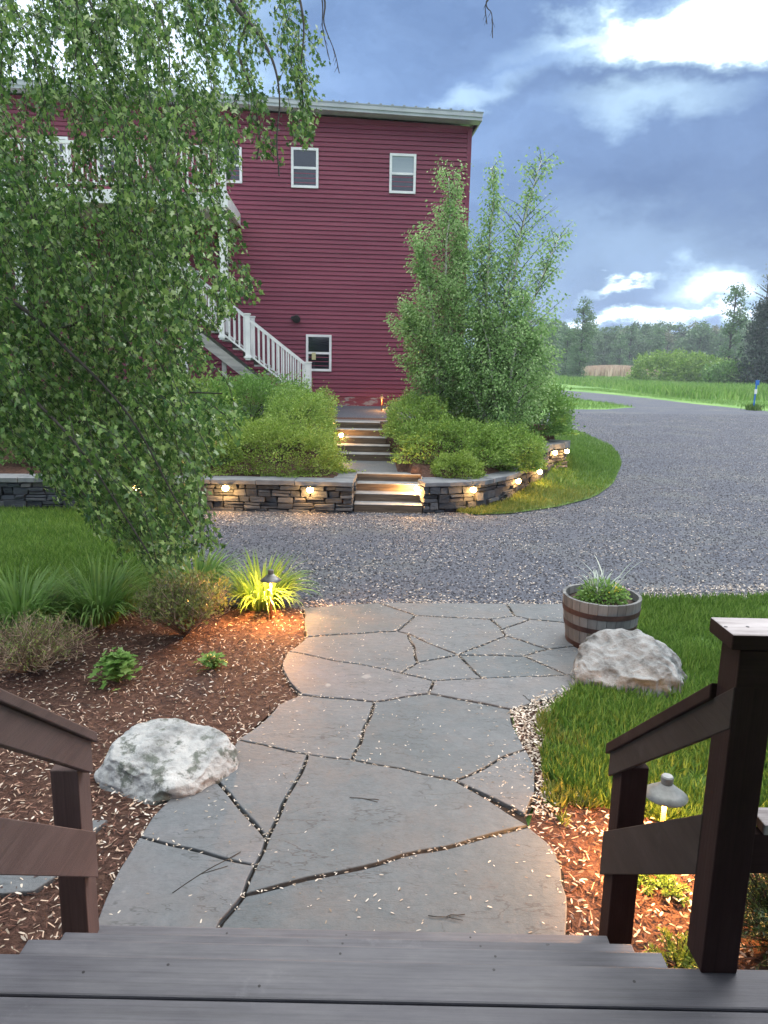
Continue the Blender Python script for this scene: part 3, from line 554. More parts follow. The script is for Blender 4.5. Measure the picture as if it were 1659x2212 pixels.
tag(topl, 'bluestone landing slab at the top of the upper garden steps', 'slab')
mk('gravel_patio', [(-6, yt+.3, 1.128), (1.9, yt+.3, 1.128), (2.4, 19.7, 1.285), (-6, 19.7, 1.285)], [(0, 1, 2, 3)], m_gravel)['kind'] = 'structure'
# ---- grass crescent beside the wall
inn = [Vector((*p, 0)) for p in WR[1:]] + [Vector((4.0, 16.5, 0)), Vector((4.3, 20, 0)), Vector((4.6, 24, 0))]
out_ = gp([(1030, 1112), (1110, 1109), (1210, 1094), (1285, 1074), (1325, 1045), (1343, 1002), (1336, 980), (1318, 962), (1265, 938), (1215, 922), (1192, 912)])
ni = len(inn); zi = [0.0, .02, .06, .15, .26, .36, .44, .46, .4, .25, .1][:ni]
def resamp(pts, n):
    c = [0]
    for a, b in zip(pts, pts[1:]): c.append(c[-1]+(b-a).length)
    t = np.linspace(0, c[-1], n); return np.column_stack([np.interp(t, c, [p[i] for p in pts]) for i in range(3)])
inn = [Vector((p.x, p.y, zi[min(i, len(zi)-1)])) for i, p in enumerate(inn)]
NI = 40; A_ = resamp(inn, NI); B_ = resamp(out_, NI); rows = 10; V = []
for r_ in range(rows+1):
    f = r_/rows
    for k in range(NI):
        q = A_[k]*(1-f)+B_[k]*f; q[2] = A_[k][2]*(1-f)**1.3+.006*f+.015*noise.noise((q[0], q[1], 2))*math.sin(math.pi*f); V.append(tuple(q))
Fc = [(r_*NI+k, (r_+1)*NI+k, (r_+1)*NI+k+1, r_*NI+k+1) for r_ in range(rows) for k in range(NI-1)]
o = mk('lawn_verge', V, Fc, m_lawn, smooth=True); o['kind'] = 'structure'
VV = np.array(V)
def grass(name, P, lo, hi, m, label, lean=.35, cat='grass'):
    n = len(P); h = rng.uniform(lo, hi, n); V, Fc = inst(P, rotmats(n, 0, lean), np.column_stack([h*1.0, h, h]), *BLADE); return tag(mk(name, V, Fc, m), label, cat, kind='stuff')
ii_ = rng.integers(0, rows, 30000); kk_ = rng.integers(0, NI-1, 30000); fu, fv = rng.uniform(0, 1, 30000), rng.uniform(0, 1, 30000)
def gq(i, k): return VV[i*NI+k]
P = (gq(ii_, kk_)*((1-fu)*(1-fv))[:, None]+gq(ii_+1, kk_)*(fu*(1-fv))[:, None]+gq(ii_, kk_+1)*((1-fu)*fv)[:, None]+gq(ii_+1, kk_+1)*(fu*fv)[:, None])
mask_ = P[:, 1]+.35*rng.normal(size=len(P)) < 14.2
grass('verge_grass', P[mask_], .04, .1, m_grassy, 'mown grass coloured yellowish for lamp light along the foot of the curved wall', .6)
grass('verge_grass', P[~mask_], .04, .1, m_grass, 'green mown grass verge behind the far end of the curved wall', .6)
# ---- left lawn
lawnL = gp([(0, 1385), (120, 1370), (240, 1335), (330, 1310), (325, 1280), (345, 1200), (380, 1150), (400, 1103), (0, 1098), (-300, 1096), (-300, 1390)])
polysheet('lawn', wig(lawnL, .03, .3), -.006, m_lawn)
P = sample(lawnL, 45000, -.006, lambda p: np.clip((6./p[:, 1])**1.2, 0, 1)); grass('lawn_grass', P, .05, .11, m_grass, 'mown green grass on the left lawn beneath the weeping tree', .7)
lawnR = gp([(1375, 1301), (1500, 1299), (1659, 1297), (1900, 1290), (2100, 1500), (2100, 1840), (1659, 1835), (1500, 1800), (1380, 1765), (1290, 1745), (1180, 1690), (1170, 1640), (1185, 1560), (1200, 1530), (1245, 1495), (1260, 1460), (1380, 1400)])
polysheet('lawn', wig(lawnR, .02, .2), .008, m_lawn)
def d_r(p):
    v = np.array([noise.noise((a*2.2, b*2.2, 4)) for a, b in p]); return np.clip((4./p[:, 1])**1.0, 0, 1)*np.clip(.75+1.2*v, .1, 1)
P = sample(lawnR, 76000, .008, d_r); grass('lawn_grass', P, .05, .118, m_grass, 'thick green grass on the right lawn around the tan boulder', .6)
P = sample(gp([(1160, 1560), (1200, 1530), (1260, 1600), (1300, 1740), (1240, 1800), (1180, 1770), (1175, 1690)]), 2600, .008); P = P[np.array([noise.noise((a*5, b*5, 8)) for a, b in P[:, :2]]) > .02]
grass('grass_tuft', P, .05, .1, m_grassy, 'thin pale grass tufts growing through litter along the path edge', .7)
# ---- far lawn, meadow, reeds
isl = gp([(1120, 851), (1190, 855), (1290, 868), (1372, 879), (1300, 884), (1190, 884), (1120, 884)]); P = sample(isl, 5000, -.03); grass('verge_grass', P, .1, .25, m_grassw, 'bright grass island between the two arms of the far driveway')
mead = gp([(1400, 850), (1300, 838), (1195, 828), (1100, 826)]) + [Vector((34, 215, 0)), Vector((150, 215, 0))] + gp([(1800, 872), (1659, 866), (1500, 862)])
P = sample(mead, 42000, -.03, lambda p: np.clip((60/p[:, 1])**1.2, 0, 1)); n = len(P); hv = np.array([noise.noise((a*.09, b_*.05, 2)) for a, b_ in P[:, :2]])
h = rng.uniform(.45, .9, n)*(1+.7*hv); V, Fc = inst(P, rotmats(n, 0, .4), np.column_stack([h*2.2, h, h]), *BLADE); tag(mk('meadow_grass', V, Fc, m_grassw), 'tall unmown meadow grass beyond the far driveway', 'grass', kind='stuff')
vergeF = gp([(1195, 838), (1300, 846), (1400, 857), (1500, 869), (1659, 884), (1659, 868), (1500, 863), (1400, 851), (1300, 840)]); P = sample(vergeF, 6000, -.03); grass('verge_grass', P, .1, .22, m_grassw, 'bright mown grass verge along the far side of the driveway')
n = 12000; P = np.column_stack([rng.uniform(-8.6, 8.6, n), rng.normal(0, 4, n), np.full(n, -.03)]); xx = P[:, 0]/8.6; P[:, 0] += Z(1318, 800, 195).x; P[:, 1] += 195
h = (2.5+.9*(1-xx**2))*rng.uniform(.85, 1.03, n); V, Fc = inst(P, rotmats(n, 0, .12), np.column_stack([h*2, h*.6, h*1.0]), *BLADE)
tag(mk('reed_bed', V, Fc, m_reed), 'pale tan reed bed in front of the distant woods', 'reeds', kind='stuff')
#=HOUSE==================================================================
TH = R(4.1); A0 = Vector((0, 19.5, 0)); wd_ = Vector((math.cos(TH), math.sin(TH), 0)); nn_ = Vector((math.sin(TH), -math.cos(TH), 0))
def T(u, o, z): return A0 + wd_*u + nn_*o + Vector((0, 0, z))
def uz(x, y, out=0):
    d = D(x, y); q = A0+nn_*out; t = (q-CAM).dot(nn_)/d.dot(nn_); p = CAM+d*t; return (p-q).dot(wd_), p.z
house = empty('red_house', T(0, 0, 1.12), 'large red clapboard house with low sloping roof behind the garden steps', 'house')
uR = uz(1004, 560)[0]; UL = -15.0
(ua, za), (ub, zb_) = uz(540, 240), uz(1016, 273); sl_ = (zb_-za)/(ub-ua)
def ztop(u): return za+sl_*(u-ua)
zfl = 1.5; ex = .107; mb = MB(); z = zfl
while z < ztop(UL):
    z2 = z+ex; ur = uR if z2 <= ztop(uR) else min(uR, ua+(z2-za)/sl_)
    if ur > UL+.1:
        g_ = .018; P_ = [T(UL, .034, z+g_), T(ur, .034, z+g_), T(ur, .014, z2), T(UL, .014, z2), T(UL, .0, z+g_), T(ur, .0, z+g_), T(UL, .0, z), T(ur, .0, z), T(ur, .014, z), T(UL, .014, z)]; mb.add(P_, [(0, 1, 2, 3), (4, 5, 1, 0), (6, 7, 5, 4), (9, 8, 7, 6)])
    z = z2
DEP = 9.0
wallo = mb.build('wall', m_siding, house)
mb = MB(); P_ = [T(UL, -.005, 1.1), T(uR, -.005, 1.1), T(uR, -.005, ztop(uR)), T(UL, -.005, ztop(UL)), T(UL, -DEP, 1.1), T(uR, -DEP, 1.1), T(uR, -DEP, ztop(uR)), T(UL, -DEP, ztop(UL))]
mb.add(P_, [(0, 1, 2, 3), (5, 4, 7, 6), (1, 5, 6, 2), (4, 0, 3, 7), (3, 2, 6, 7)]); mb.build('side_wall', m_siding, house)
MB().box(UL, uR+.01, 0.0, .03, 1.1, zfl-.002, T).build('foundation', m_found, house)
MB().box(uR-.06, uR+.05, -.06, .035, zfl, ztop(uR)-.05, T).build('corner_trim', m_siding, house, bevel=.004)
# roof
ur_ = uz(1043, 262, .35)[0]
def rz(u): return ztop(u)+.0
mb = MB(); 
def slab(u0, u1, o0, o1, d0, d1): return [T(u0, o0, rz(u0)+d0), T(u1, o0, rz(u1)+d0), T(u1, o1, rz(u1)+d0), T(u0, o1, rz(u0)+d0)], [T(u0, o0, rz(u0)+d1), T(u1, o0, rz(u1)+d1), T(u1, o1, rz(u1)+d1), T(u0, o1, rz(u0)+d1)]
mb.hexa(*slab(UL, ur_, -DEP-.3, .42, .19, .215))
u = UL+.1
while u < ur_: mb.hexa(*slab(u, u+.06, -DEP-.3, .425, .216, .24)); u += .28
roof = mb.build('roof', m_roof, house)
mb = MB().hexa(*slab(UL, ur_-.02, .34, .385, .03, .188)); mb.hexa(*slab(UL, ur_-.02, .386, .41, .1, .188)); mb.hexa(*slab(ur_-.06, ur_-.02, -DEP-.2, .34, .03, .188)); mb.build('fascia', m_fascia, roof)
MB().hexa(*slab(UL, ur_-.06, .03, .34, .03, .05)).build('soffit', m_fascia, roof)
uv, zv = uz(733, 215, 0); MB().tube([T(uv, -.3, rz(uv)+.2), T(uv, -.3, rz(uv)+.46)], .022, 8).build('vent_pipe', m_greywood, roof)
def window(x0, y0, x1, y1, blind=False, parent=house, hide=False):
    xc = (x0+x1)/2; u0, zt = uz(x0, (y0+y1)/2)[0], uz(xc, y0)[1]; u1, zb = uz(x1, (y0+y1)/2)[0], uz(xc, y1)[1]; w = .06
    mb = MB(); f = .062; mb.box(u0, u0+w, .0, f, zb, zt, T); mb.box(u1-w, u1, .0, f, zb, zt, T); mb.box(u0+w, u1-w, .0, f-.003, zt-w, zt, T); mb.box(u0+w, u1-w, .0, f-.003, zb, zb+w, T)
    fr = mb.build('window', m_white, parent, bevel=.004)
    zm_ = (zt+zb)/2; MB().box(u0+w, u1-w, .02, .05, zm_-.028, zm_+.028, T).build('sash', m_white, fr)
    MB().box(u0+w, u1-w, .02, .036, zm_+.028, zt-w, T).build('pane', m_blind if blind else m_glass, fr)
    MB().box(u0+w, u1-w, .02, .03, zb+w, zm_-.028, T).build('pane', m_glass, fr)
    return fr
window(629, 320, 688, 407); window(841, 333, 898, 419, True)
w3 = window(661, 723, 716, 802)
u0, z0 = uz(682, 772, .06); MB().box(u0-.1, u0+.0, .037, .06, z0-.06, z0+.12, T).build('notice', M('notice_paper', [(.3, (.4, .38, .2)), (.7, (.55, .52, .3))], 5, 3), w3)
window(468, 318, 523, 396); window(98, 296, 150, 372); window(210, 300, 270, 380)
for (x0, y0, x1, y1) in ((330, 492, 402, 640), (470, 480, 497, 640)):
    u0, zt = uz(x0, y0); u1, zb = uz(x1, y1); dr = MB().box(u0, u1, .0, .05, zb, zt, T).build('door', m_black, house)
u0, z0 = uz(641, 688); bx_ = MB().tube([T(u0, .0, z0), T(u0, .1, z0), T(u0, .17, z0-.03)], [.085, .085, .1], 16); bx_.tube([T(u0-.1, .03, z0+.01), T(u0-.1, .06, z0+.01)], .05, 12); bx_.build('flood_lamp', m_black, house, smooth=False)
u0, z0 = uz(503, 845); MB().box(u0-.06, u0+.06, .02, .07, z0-.1, z0+.06, T).build('outlet_box', m_white, house, bevel=.004)
# ---- balcony and stairs
OUT = 2.3
balc = empty('balcony', T(-8, OUT, 3), 'white railed upper balcony on the red house behind the weeping tree', 'balcony')
ub_, zf = uz(492, 418, OUT); 
MB().box(-14.5, ub_, .07, OUT, zf-.28, zf, T).build('floor', m_white, balc, bevel=.004)
def rail(u0, z0, u1, z1, o, parent, h=.95, posts=(), gap=.115, nm='rail'):
    """balustrade along the wall direction at outset o from (u0,z0 floor) to (u1,z1 floor)"""
    def zz(u): return z0+(z1-z0)*(u-u0)/(u1-u0)
    for (dz0, dz1, w, rn) in ((h-.06, h, .035, 'top_rail'), (.1, .145, .025, 'bottom_rail')):
        mb = MB()
        P_ = [T(u0, o-w, z0+dz0), T(u1, o-w, z1+dz0), T(u1, o+w, z1+dz0), T(u0, o+w, z0+dz0)]; Q_ = [T(u0, o-w, z0+dz1), T(u1, o-w, z1+dz1), T(u1, o+w, z1+dz1), T(u0, o+w, z0+dz1)]; mb.hexa(P_, Q_); mb.build(rn, m_white, parent)
    n = int(abs(u1-u0)/gap)
    lst = []
    for i in range(1, n):
        u = u0+(u1-u0)*i/n
        if any(abs(u-p) < .07 for p in posts): continue
        lst.append(MB().box(u-.017, u+.017, o-.017, o+.017, zz(u)+.12, zz(u)+h-.05, T))
    for m2 in lst[:60]: m2.build('baluster', m_white, parent)
    for u in posts:
        mp = MB().box(u-.055, u+.055, o-.056, o+.056, zz(u)-.02, zz(u)+h+.06, T); mp.box(u-.07, u+.07, o-.07, o+.07, zz(u)+h+.062, zz(u)+h+.09, T); mp.box(u-.075, u+.075, o-.075, o+.075, zz(u)+.02, zz(u)+.07, T); mp.build('post', m_white, parent)
rail(-9.4, zf, ub_-.05, zf, OUT-.08, balc, .95, posts=(-9.3, -7.6, -5.9, ub_-.1))
for px_ in (ub_-.13, -8.2): MB().box(px_-.08, px_+.08, OUT-.22, OUT-.06, 1.1 if px_ < -6 else uz(486, 650, OUT)[1], zf-.285, T).build('support_post', m_white, balc, bevel=.004)
SO = 2.1
(us0, zs0), (us1, zs1) = uz(480, 642, SO), uz(665, 790, SO); k_ = (zs1-zs0)/(us1-us0); HR = .92
stair = empty('porch_staircase', T(us1, SO, 1.2), 'outdoor staircase with white balusters and grey treads rising left beside the house', 'staircase')
ubot = us1-.0; zbot = zs1-HR; utop = uz(405, 560, SO)[0]; ztp = zbot+k_*(utop-ubot)
ubase = ubot+ (1.12-zbot)/k_*1.0 if False else ubot
for o in (SO, SO-1.0):
    rail(utop, ztp, ubot-.0, zbot, o, stair, HR, posts=(ubot, uz(535, 700, SO)[0], us0-.02, utop), gap=.11)
for o in (SO-.03, SO-.97):
    P_ = [T(utop, o-.04, ztp-.5), T(ubot+.1, o-.04, zbot-.5+.1*k_), T(ubot+.1, o, zbot-.5+.1*k_), T(utop, o, ztp-.5)]; Q_ = [T(utop, o-.04, ztp-.24), T(ubot+.1, o-.04, zbot-.24+.1*k_), T(ubot+.1, o, zbot-.24+.1*k_), T(utop, o, ztp-.24)]
    MB().hexa(P_, Q_).build('stringer', m_greywood, stair)
ns = int((ztp-1.2)/.18)
for i in range(ns):
    z = 1.2+(i+1)*(ztp-1.2)/ns; u = ubot+(z-zbot)/k_+.02
    MB().box(u-.02, u+.28, SO-.98, SO-.002, z-.04-.02, z-.02, T).build('tread', m_greywood, stair); MB().box(u+.2, u+.225, SO-.96, SO-.05, z-.22, z-.062, T).build('riser', m_bark, stair)
ul_ = uz(330, 600, SO)[0]
MB().box(ul_, utop, SO-1.02, SO+.03, ztp-.2, ztp, T).build('landing', m_greywood, stair)
rail(ul_, ztp, utop, ztp, SO, stair, 1.0, posts=(ul_, utop-.02))
for uu in (uz(482, 760, SO)[0], uz(398, 780, SO)[0]): MB().box(uu-.05, uu+.05, SO-.2, SO-.1, 1.05, zbot+k_*(uu-ubot)-.42 if uu > utop else ztp-.2, T).build('support_post', m_greywood if uu > utop else m_white, stair)
#=FOREGROUND=============================================================
# ---------------------------------------------------------------- porch deck and steps
DZ = .73; RS = .1825; ye = G(830, 2076, DZ).y
deck = empty('porch_deck', (0, ye, 0), 'grey painted wooden porch deck and steps at the bottom of the picture', 'deck')
yj = G(830, 2166, DZ).y
MB().box(-2.6, 3.2, yj+.004, ye, DZ-.035, DZ).build('deck_board', m_deck, deck, bevel=.006)
for k in range(6): MB().box(-2.6, 3.2, yj-.004-.142*(k+1)+.004, yj-.004-.142*k, DZ-.035, DZ).build('deck_board', m_deck, deck, bevel=.005)
MB().box(-2.5, 3.1, ye-.045, ye-.01, .0, DZ-.037).build('rim_joist', m_rail, deck)
ys = [ye, G(830, 2044, DZ-RS).y, G(830, 2027, DZ-2*RS).y, G(830, 2010, DZ-3*RS).y]
XL, XR = -1.095, .905
for k in range(3):
    z = DZ-RS*(k+1); MB().box(XL, XR, ys[k]-.03, ys[k+1], z-.035, z).build('tread', m_deck, deck, bevel=.005)
    MB().box(XL+.02, XR-.02, ys[k+1]-.05, ys[k+1]-.025, z-RS+.002, z-.037).build('riser', m_rail, deck)
MB().box(-2.7, 3.25, -1.75, 1.62, 3.36, 3.52).build('unseen_porch_roof', m_rail, deck)  # unseen roof, wall and posts, added to shade deck and rails
MB().box(-2.7, 3.25, -1.75, -1.6, 0, 3.355).build('unseen_entry_wall', m_rail, deck)
for x_ in (-2.55, 3.0): MB().box(x_, x_+.1, 1.45, 1.55, DZ, 3.355).build('unseen_roof_post', m_rail, deck)
for (x, y) in ((748, 2020), (740, 2038), (735, 2060), (1016, 2025), (1038, 2044), (1070, 2066), (1067, 2095), (363, 2084), (490, 2016), (180, 2100), (1370, 2120), (560, 2130)):
    zz_ = DZ if y > 2077 else DZ-RS if y > 2046 else DZ-2*RS if y > 2029 else DZ-3*RS; q = G(x, y, zz_)
    MB().tube([q+Vector((0, 0, -.002)), q+Vector((0, 0, .0008))], .0042, 10).build('screw', m_black, deck)
# ---------------------------------------------------------------- railings
def cbox(mb, x0, x1, y0, y1, za0, za1, zb0, zb1):
    """bar from y0 (z za0..za1) to y1 (z zb0..zb1)"""
    return mb.hexa([(x0, y0, za0), (x1, y0, za0), (x1, y1, zb0), (x0, y1, zb0)], [(x0, y0, za1), (x1, y0, za1), (x1, y1, zb1), (x0, y1, zb1)])
py = G(1547, 2100, DZ).y+.045; pxr = (G(1508, 2098, DZ).x+G(1590, 2105, DZ).x)/2+.004
rr_ = empty('stair_railing', (pxr, py, DZ), 'brown wooden railing right of the deck steps in shade-darkened colour, with a worn cap paled by sky sheen', 'railing')
h2 = .05; ly = py+.775
def zray(x, y, yy):
    d = D(x, y); t = yy/d.y; return HC+d.z*t
zc = zray(1575, 1371, py-h2-.012)
MB().box(pxr-h2, pxr+h2, py-h2, py+h2, DZ, zc-.043).build('post', m_post_shade, rr_, bevel=.004)
lx = pxr+.014; 
zl_top = zray(1312, 1612, ly-.0+.06)
xi0, xi1 = lx-h2-.016, lx-h2-.001
def lnx(X, xa_, ya_, xb_, yb_):
    o_ = []
    for (x, y) in ((xa_, ya_), (xb_, yb_)): d = D(x, y); q = CAM+d*(X/d.x); o_.append((q.y, q.z))
    (y0, z0), (y1, z1) = o_; return lambda y: z0+(z1-z0)*(y-y0)/(y1-y0)
XI = xi0-.012; f1 = lnx(XI, 1308, 1606, 1541, 1473); f2 = lnx(xi0, 1314, 1626, 1577, 1488); f3 = lnx(xi0, 1312, 1677, 1566, 1578); f4 = lnx(xi0, 1312, 1794, 1530, 1756); f5 = lnx(xi0, 1299, 1889, 1515, 1889)
ya, yb = py-h2+.002, ly+h2+.006
cbox(MB(), XI, lx+h2+.012, py+h2+.002, yb+.02, f1(py+h2)-.045, f1(py+h2), f1(yb+.02)-.045, f1(yb+.02)).build('handrail', m_raild, rr_, bevel=.004)
cbox(MB(), xi0, xi1, ya, yb, f3(ya), f2(ya), f3(yb), f2(yb)).build('upper_board', m_rail_midshade, rr_, bevel=.003)
yc = py+h2-.01
cbox(MB(), xi0, xi1, yc, yb, f5(yc), f4(yc), f5(yb), f4(yb)).build('middle_board', m_rail_midshade, rr_, bevel=.003)
MB().box(lx-h2, lx+h2, ly-h2, ly+h2, 0, f1(ly+h2)-.05).build('post', m_post_shade, rr_, bevel=.004)
# top cap and deck rail to the right
xcap = G(1517, 1340, zc).x if False else pxr-.085
co = MB().box(pxr-h2-.028, 3.1, py-h2-.014, py+h2+.02, zc-.04, zc).build('cap', m_railx_shade, rr_, bevel=.004); co.data.materials.append(m_captop_sheen); co.data.polygons[1].material_index = 1
for x_ in (1568, 1615): q = G(x_, 1354, zc); MB().tube([q+Vector((0, 0, -.002)), q+Vector((0, 0, .0008))], .0045, 10).build('screw', m_black, rr_)
MB().box(pxr-h2-.004, 3.1, py-h2-.011, py-h2-.001, zray(1600, 1488, py-h2-.012), zc-.042).build('top_board', m_railx_shade, rr_, bevel=.003)
MB().box(pxr+h2+.002, 3.1, py-.03, py+.006, zray(1640, 1872, py), zray(1640, 1788, py)).build('lower_board', m_railx_shade, rr_, bevel=.003)
MB().box(pxr+h2+.03, 3.1, py-.035, py+.05, zray(1640, 1788, py)+.001, zray(1640, 1788, py)+.03).build('lower_cap', m_captop_sheen, rr_, bevel=.003)
MB().box(2.9, 3.0, py-h2, py+h2, DZ, zc-.04).build('post', m_post_shade, rr_)
# left railing
lxl = (G(130, 2030, 0).x+G(192, 2030, 0).x)/2*1.0; lyl = G(160, 2036, .18).y+.02
lxl = (D(160, 2036)*( (lyl)/D(160, 2036).y)).x + .03
rl_ = empty('stair_railing', (lxl, lyl, .18), 'brown wooden railing descending left of the deck steps', 'railing')
def zr2(x, y, yy): return zray(x, y, yy)
MB().box(lxl-h2, lxl+h2, lyl-h2, lyl+h2, 0, zray(180, 1650, lyl)).build('post', m_railp, rl_, bevel=.004)
bx0, bx1 = lxl+h2+.001, lxl+h2+.037; yu = lyl-.86
def ln(xa_, ya_, xb_, yb_):   # line on the inner plane x=bx1 from two picture points -> z(y)
    out = []
    for (x, y) in ((xa_, ya_), (xb_, yb_)):
        d = D(x, y); t = bx1/d.x; p = CAM+d*t; out.append((p.y, p.z))
    (y0, z0), (y1, z1) = out; return lambda y: z0+(z1-z0)*(y-y0)/(y1-y0)
t1, t2, t3 = ln(0, 1490, 205, 1583), ln(0, 1530, 200, 1608), ln(0, 1605, 198, 1668)
t4, t5 = ln(0, 1765, 203, 1796), ln(0, 1890, 205, 1895)
ye1 = (CAM+D(200, 1640)*(bx1/D(200, 1640).x)).y
cbox(MB(), lxl-h2-.02, bx1+.015, yu, ye1+.02, t1(yu)-.04, t1(yu), t1(ye1+.02)-.04, t1(ye1+.02)).build('handrail', m_rail, rl_, bevel=.004)
sl2 = (t1(ye1)-t1(yu))/(ye1-yu)
cbox(MB(), bx0, bx1, yu, ye1, t1(yu)-.165, t1(yu)-.042, t1(ye1)-.165, t1(ye1)-.042).build('upper_board', m_rail, rl_, bevel=.003)
cbox(MB(), bx0, bx1, yu, ye1-.01, t5(yu), t4(yu), t5(ye1-.01), t4(ye1-.01)).build('middle_board', m_rail, rl_, bevel=.003)
MB().box(lxl-h2, lxl+h2, yu-.09, yu, DZ, t1(yu)+.1).build('post', m_railp, rl_, bevel=.004)
# ---------------------------------------------------------------- lamps
def plight(loc, power, col=(1, .42, .11), r=.02, name='lamp_glow', parent=None, kind='POINT'):
    l = bpy.data.lights.new(name, kind); l.energy = power; l.color = col; l.shadow_soft_size = r; o = bpy.data.objects.new(name, l); link(o, parent); o.location = Vector(loc)-(ORG[parent.name] if parent else Vector((0, 0, 0))); return o
def pathlight(base, h, label, power, capd=.19, mcap=m_bronze, stem=m_copper):
    b = Vector(base); r = empty('path_light', b, label, 'path light', 'path lights on stakes'); 
    MB().tube([b+Vector((0, 0, -.05)), b+Vector((0, 0, h-.02))], .0115, 12).build('stem', stem, r, smooth=True)
    c = capd/2; MB().lathe((b.x, b.y, b.z+h), [(c, -.062), (c+.002, -.058), (c*.72, -.036), (c*.42, -.014), (.028, .0), (.02, .003)], 32, True, False).build('shade', mcap, r, smooth=True)
    MB().lathe((b.x, b.y, b.z+h), [(.026, .0), (.028, .01), (.028, .034), (.023, .04)], 20).build('finial', mcap, r, smooth=False)
    MB().lathe((b.x, b.y, b.z+h), [(.012, -.06), (.02, -.055), (.02, -.022), (.012, -.018)], 14).build('bulb', m_bulb, r, smooth=True)
    plight((b.x, b.y, b.z+h-.075), power, parent=r, r=.03); return r
pathlight(G(586, 1338), .44, 'bronze path light standing in front of the glowing daylily clump', 200)
pathlight(G(1420, 1886), .47, 'pale capped path light on the right lawn seen through the stair rail', 150, .195, m_greycap)
p = CAM+D(824, 893)*((1.16-HC)/D(824, 893).z); pathlight(p, .42, 'small path light at the top of the garden steps near the house', 28, .17, m_copper)
def walllight(x, y, at_z, label, power=3.2, yoff=None):
    d = D(x, y); z = at_z; p = CAM+d*((z-HC)/d.z)
    return p
def wl_make(p, n, label, power):
    r = empty('wall_light', p, label, 'wall light', 'small lamps under the wall caps'); a = Vector((-n.y, n.x, 0)); u = Vector((0, 0, 1))
    def TT(x, y, z): return p + a*x + n*y + u*z
    MB().box(-.085, .085, -.03, .045, .018, .026, TT).build('housing', m_bronze, r, bevel=.002)
    MB().tube([TT(-.05, .03, -.016), TT(-.034, .032, -.016), TT(0, .036, -.018), TT(.034, .032, -.016), TT(.05, .03, -.016)], [.014, .036, .046, .036, .014], 14).build('lens', m_bulb, r, smooth=True)
    plight(TT(0, .07, -.05), power, r=.03, parent=r, col=(1, .5, .16))
from functools import partial
def on_wall(x, y, atf, Ln, z):
    best = None
    for i in range(400):
        q, nn2 = atf(Ln*i/400); w = Vector((q.x, q.y, z))-CAM; px = 829.5+F*w.dot(rt)/w.dot(fw)
        if best is None or abs(px-x) < best[0]: best = (abs(px-x), q, nn2)
    return Vector((best[1].x, best[1].y, z))+Vector((best[2].x, best[2].y, 0))*.05, Vector((best[2].x, best[2].y, 0))
for (x, lab) in ((297, 'small glowing lamp on the left wall seen through hanging tree leaves'), (488, 'glowing wall lamp midway along the left stone wall'), (670, 'glowing lamp on left stone wall nearest the garden steps')):
    p, n_ = on_wall(x, 1053, at, Ls, .39); wl_make(p, n_, lab, 18)
for (x, lab, z) in ((1017, 'glowing lamp on the curved right wall nearest the steps', .385), (1110, 'second glowing lamp along the curved right wall', .385), (1157, 'third glowing lamp on the right wall below its raised end', .385), (1190, 'small lamp under the raised cap at the right wall end', .67), (1217, 'farthest small lamp at the far right end of the curved wall', .67)):
    p, n_ = on_wall(x, 1040, at3, L3, z); wl_make(p, n_, lab, 13 if z < .5 else 7)
wl_make(Vector((sx1-.045, sy0+.42, .36)), Vector((-1, 0, 0)), 'small lamp on the inner face of the right wall lighting the lower steps', 110)
wl_make(Vector((ux0+.0, UY+.75, .93)), Vector((1, 0, 0)), 'small lamp low at the left side of the upper garden steps', 60)
# ---------------------------------------------------------------- boulders
def boulder(name, c, rx, ry, rz_, m, seed, label, flat=.35, rot=0, rough=.12, cut=(), fine=1.0):
    bm = bmesh.new(); bmesh.ops.create_icosphere(bm, subdivisions=6, radius=1)
    for v in bm.verts:
        p = v.co.copy()
        for (nx_, ny_, nz_, dd_) in cut:
            nv = Vector((nx_, ny_, nz_)).normalized(); t = p.dot(nv)
            if t > dd_: p -= nv*(t-dd_)*.88
        q = p*1.2+Vector((seed, 0, 0)); k = 1+rough*1.3*noise.noise(q)+rough*.55*noise.noise(q*2.6)+rough*(.3 if seed < 3 else .62)*(1-2*abs(noise.noise(q*(5 if seed < 3 else 3.2))))+fine*(rough*.1*noise.noise(q*12)+rough*.05*noise.noise(q*26))
        p = p*k; z = p.z
        if z < -flat: z = -flat+(z+flat)*.25
        v.co = Vector((p.x*rx, p.y*ry, (z+flat)*rz_/(1+flat)))
    bmesh.ops.rotate(bm, verts=bm.verts, matrix=Matrix.Rotation(rot, 3, 'Z'))
    me = bpy.data.meshes.new(name); bm.to_mesh(me); bm.free(); me.materials.append(m); me.polygons.foreach_set('use_smooth', [True]*len(me.polygons))
    o = bpy.data.objects.new(name, me); o.location = c; link(o); ORG[o.name] = Vector(c); return tag(o, label, 'boulder')
c = G(350, 1690); boulder('boulder', c+Vector((0, .1, -.05)), .385, .31, .34, m_bould1, 2.3, 'white lichen spotted boulder in the mulch beside the left stair rail', .3, .15, .12, ((.1, -.35, 1, .55), (1, -.5, .2, .85), (-.6, -1, .3, .82)))
c = G(1362, 1492); boulder('boulder', c+Vector((0, .12, -.04)), .385, .30, .42, m_bould2, 4.1, 'rugged tan boulder on the grass in front of the barrel planter', .3, -.1, .17, ((-.15, -.5, 1, .6), (1, -.2, .7, .85), (-.3, -1, .1, .8)))
p = CAM+D(840, 900)*((1.08-HC)/D(840, 900).z); boulder('boulder', p, .2, .2, .22, m_bould2, 5.5, 'small boulder beside the top of the garden steps under the birch shrubs')
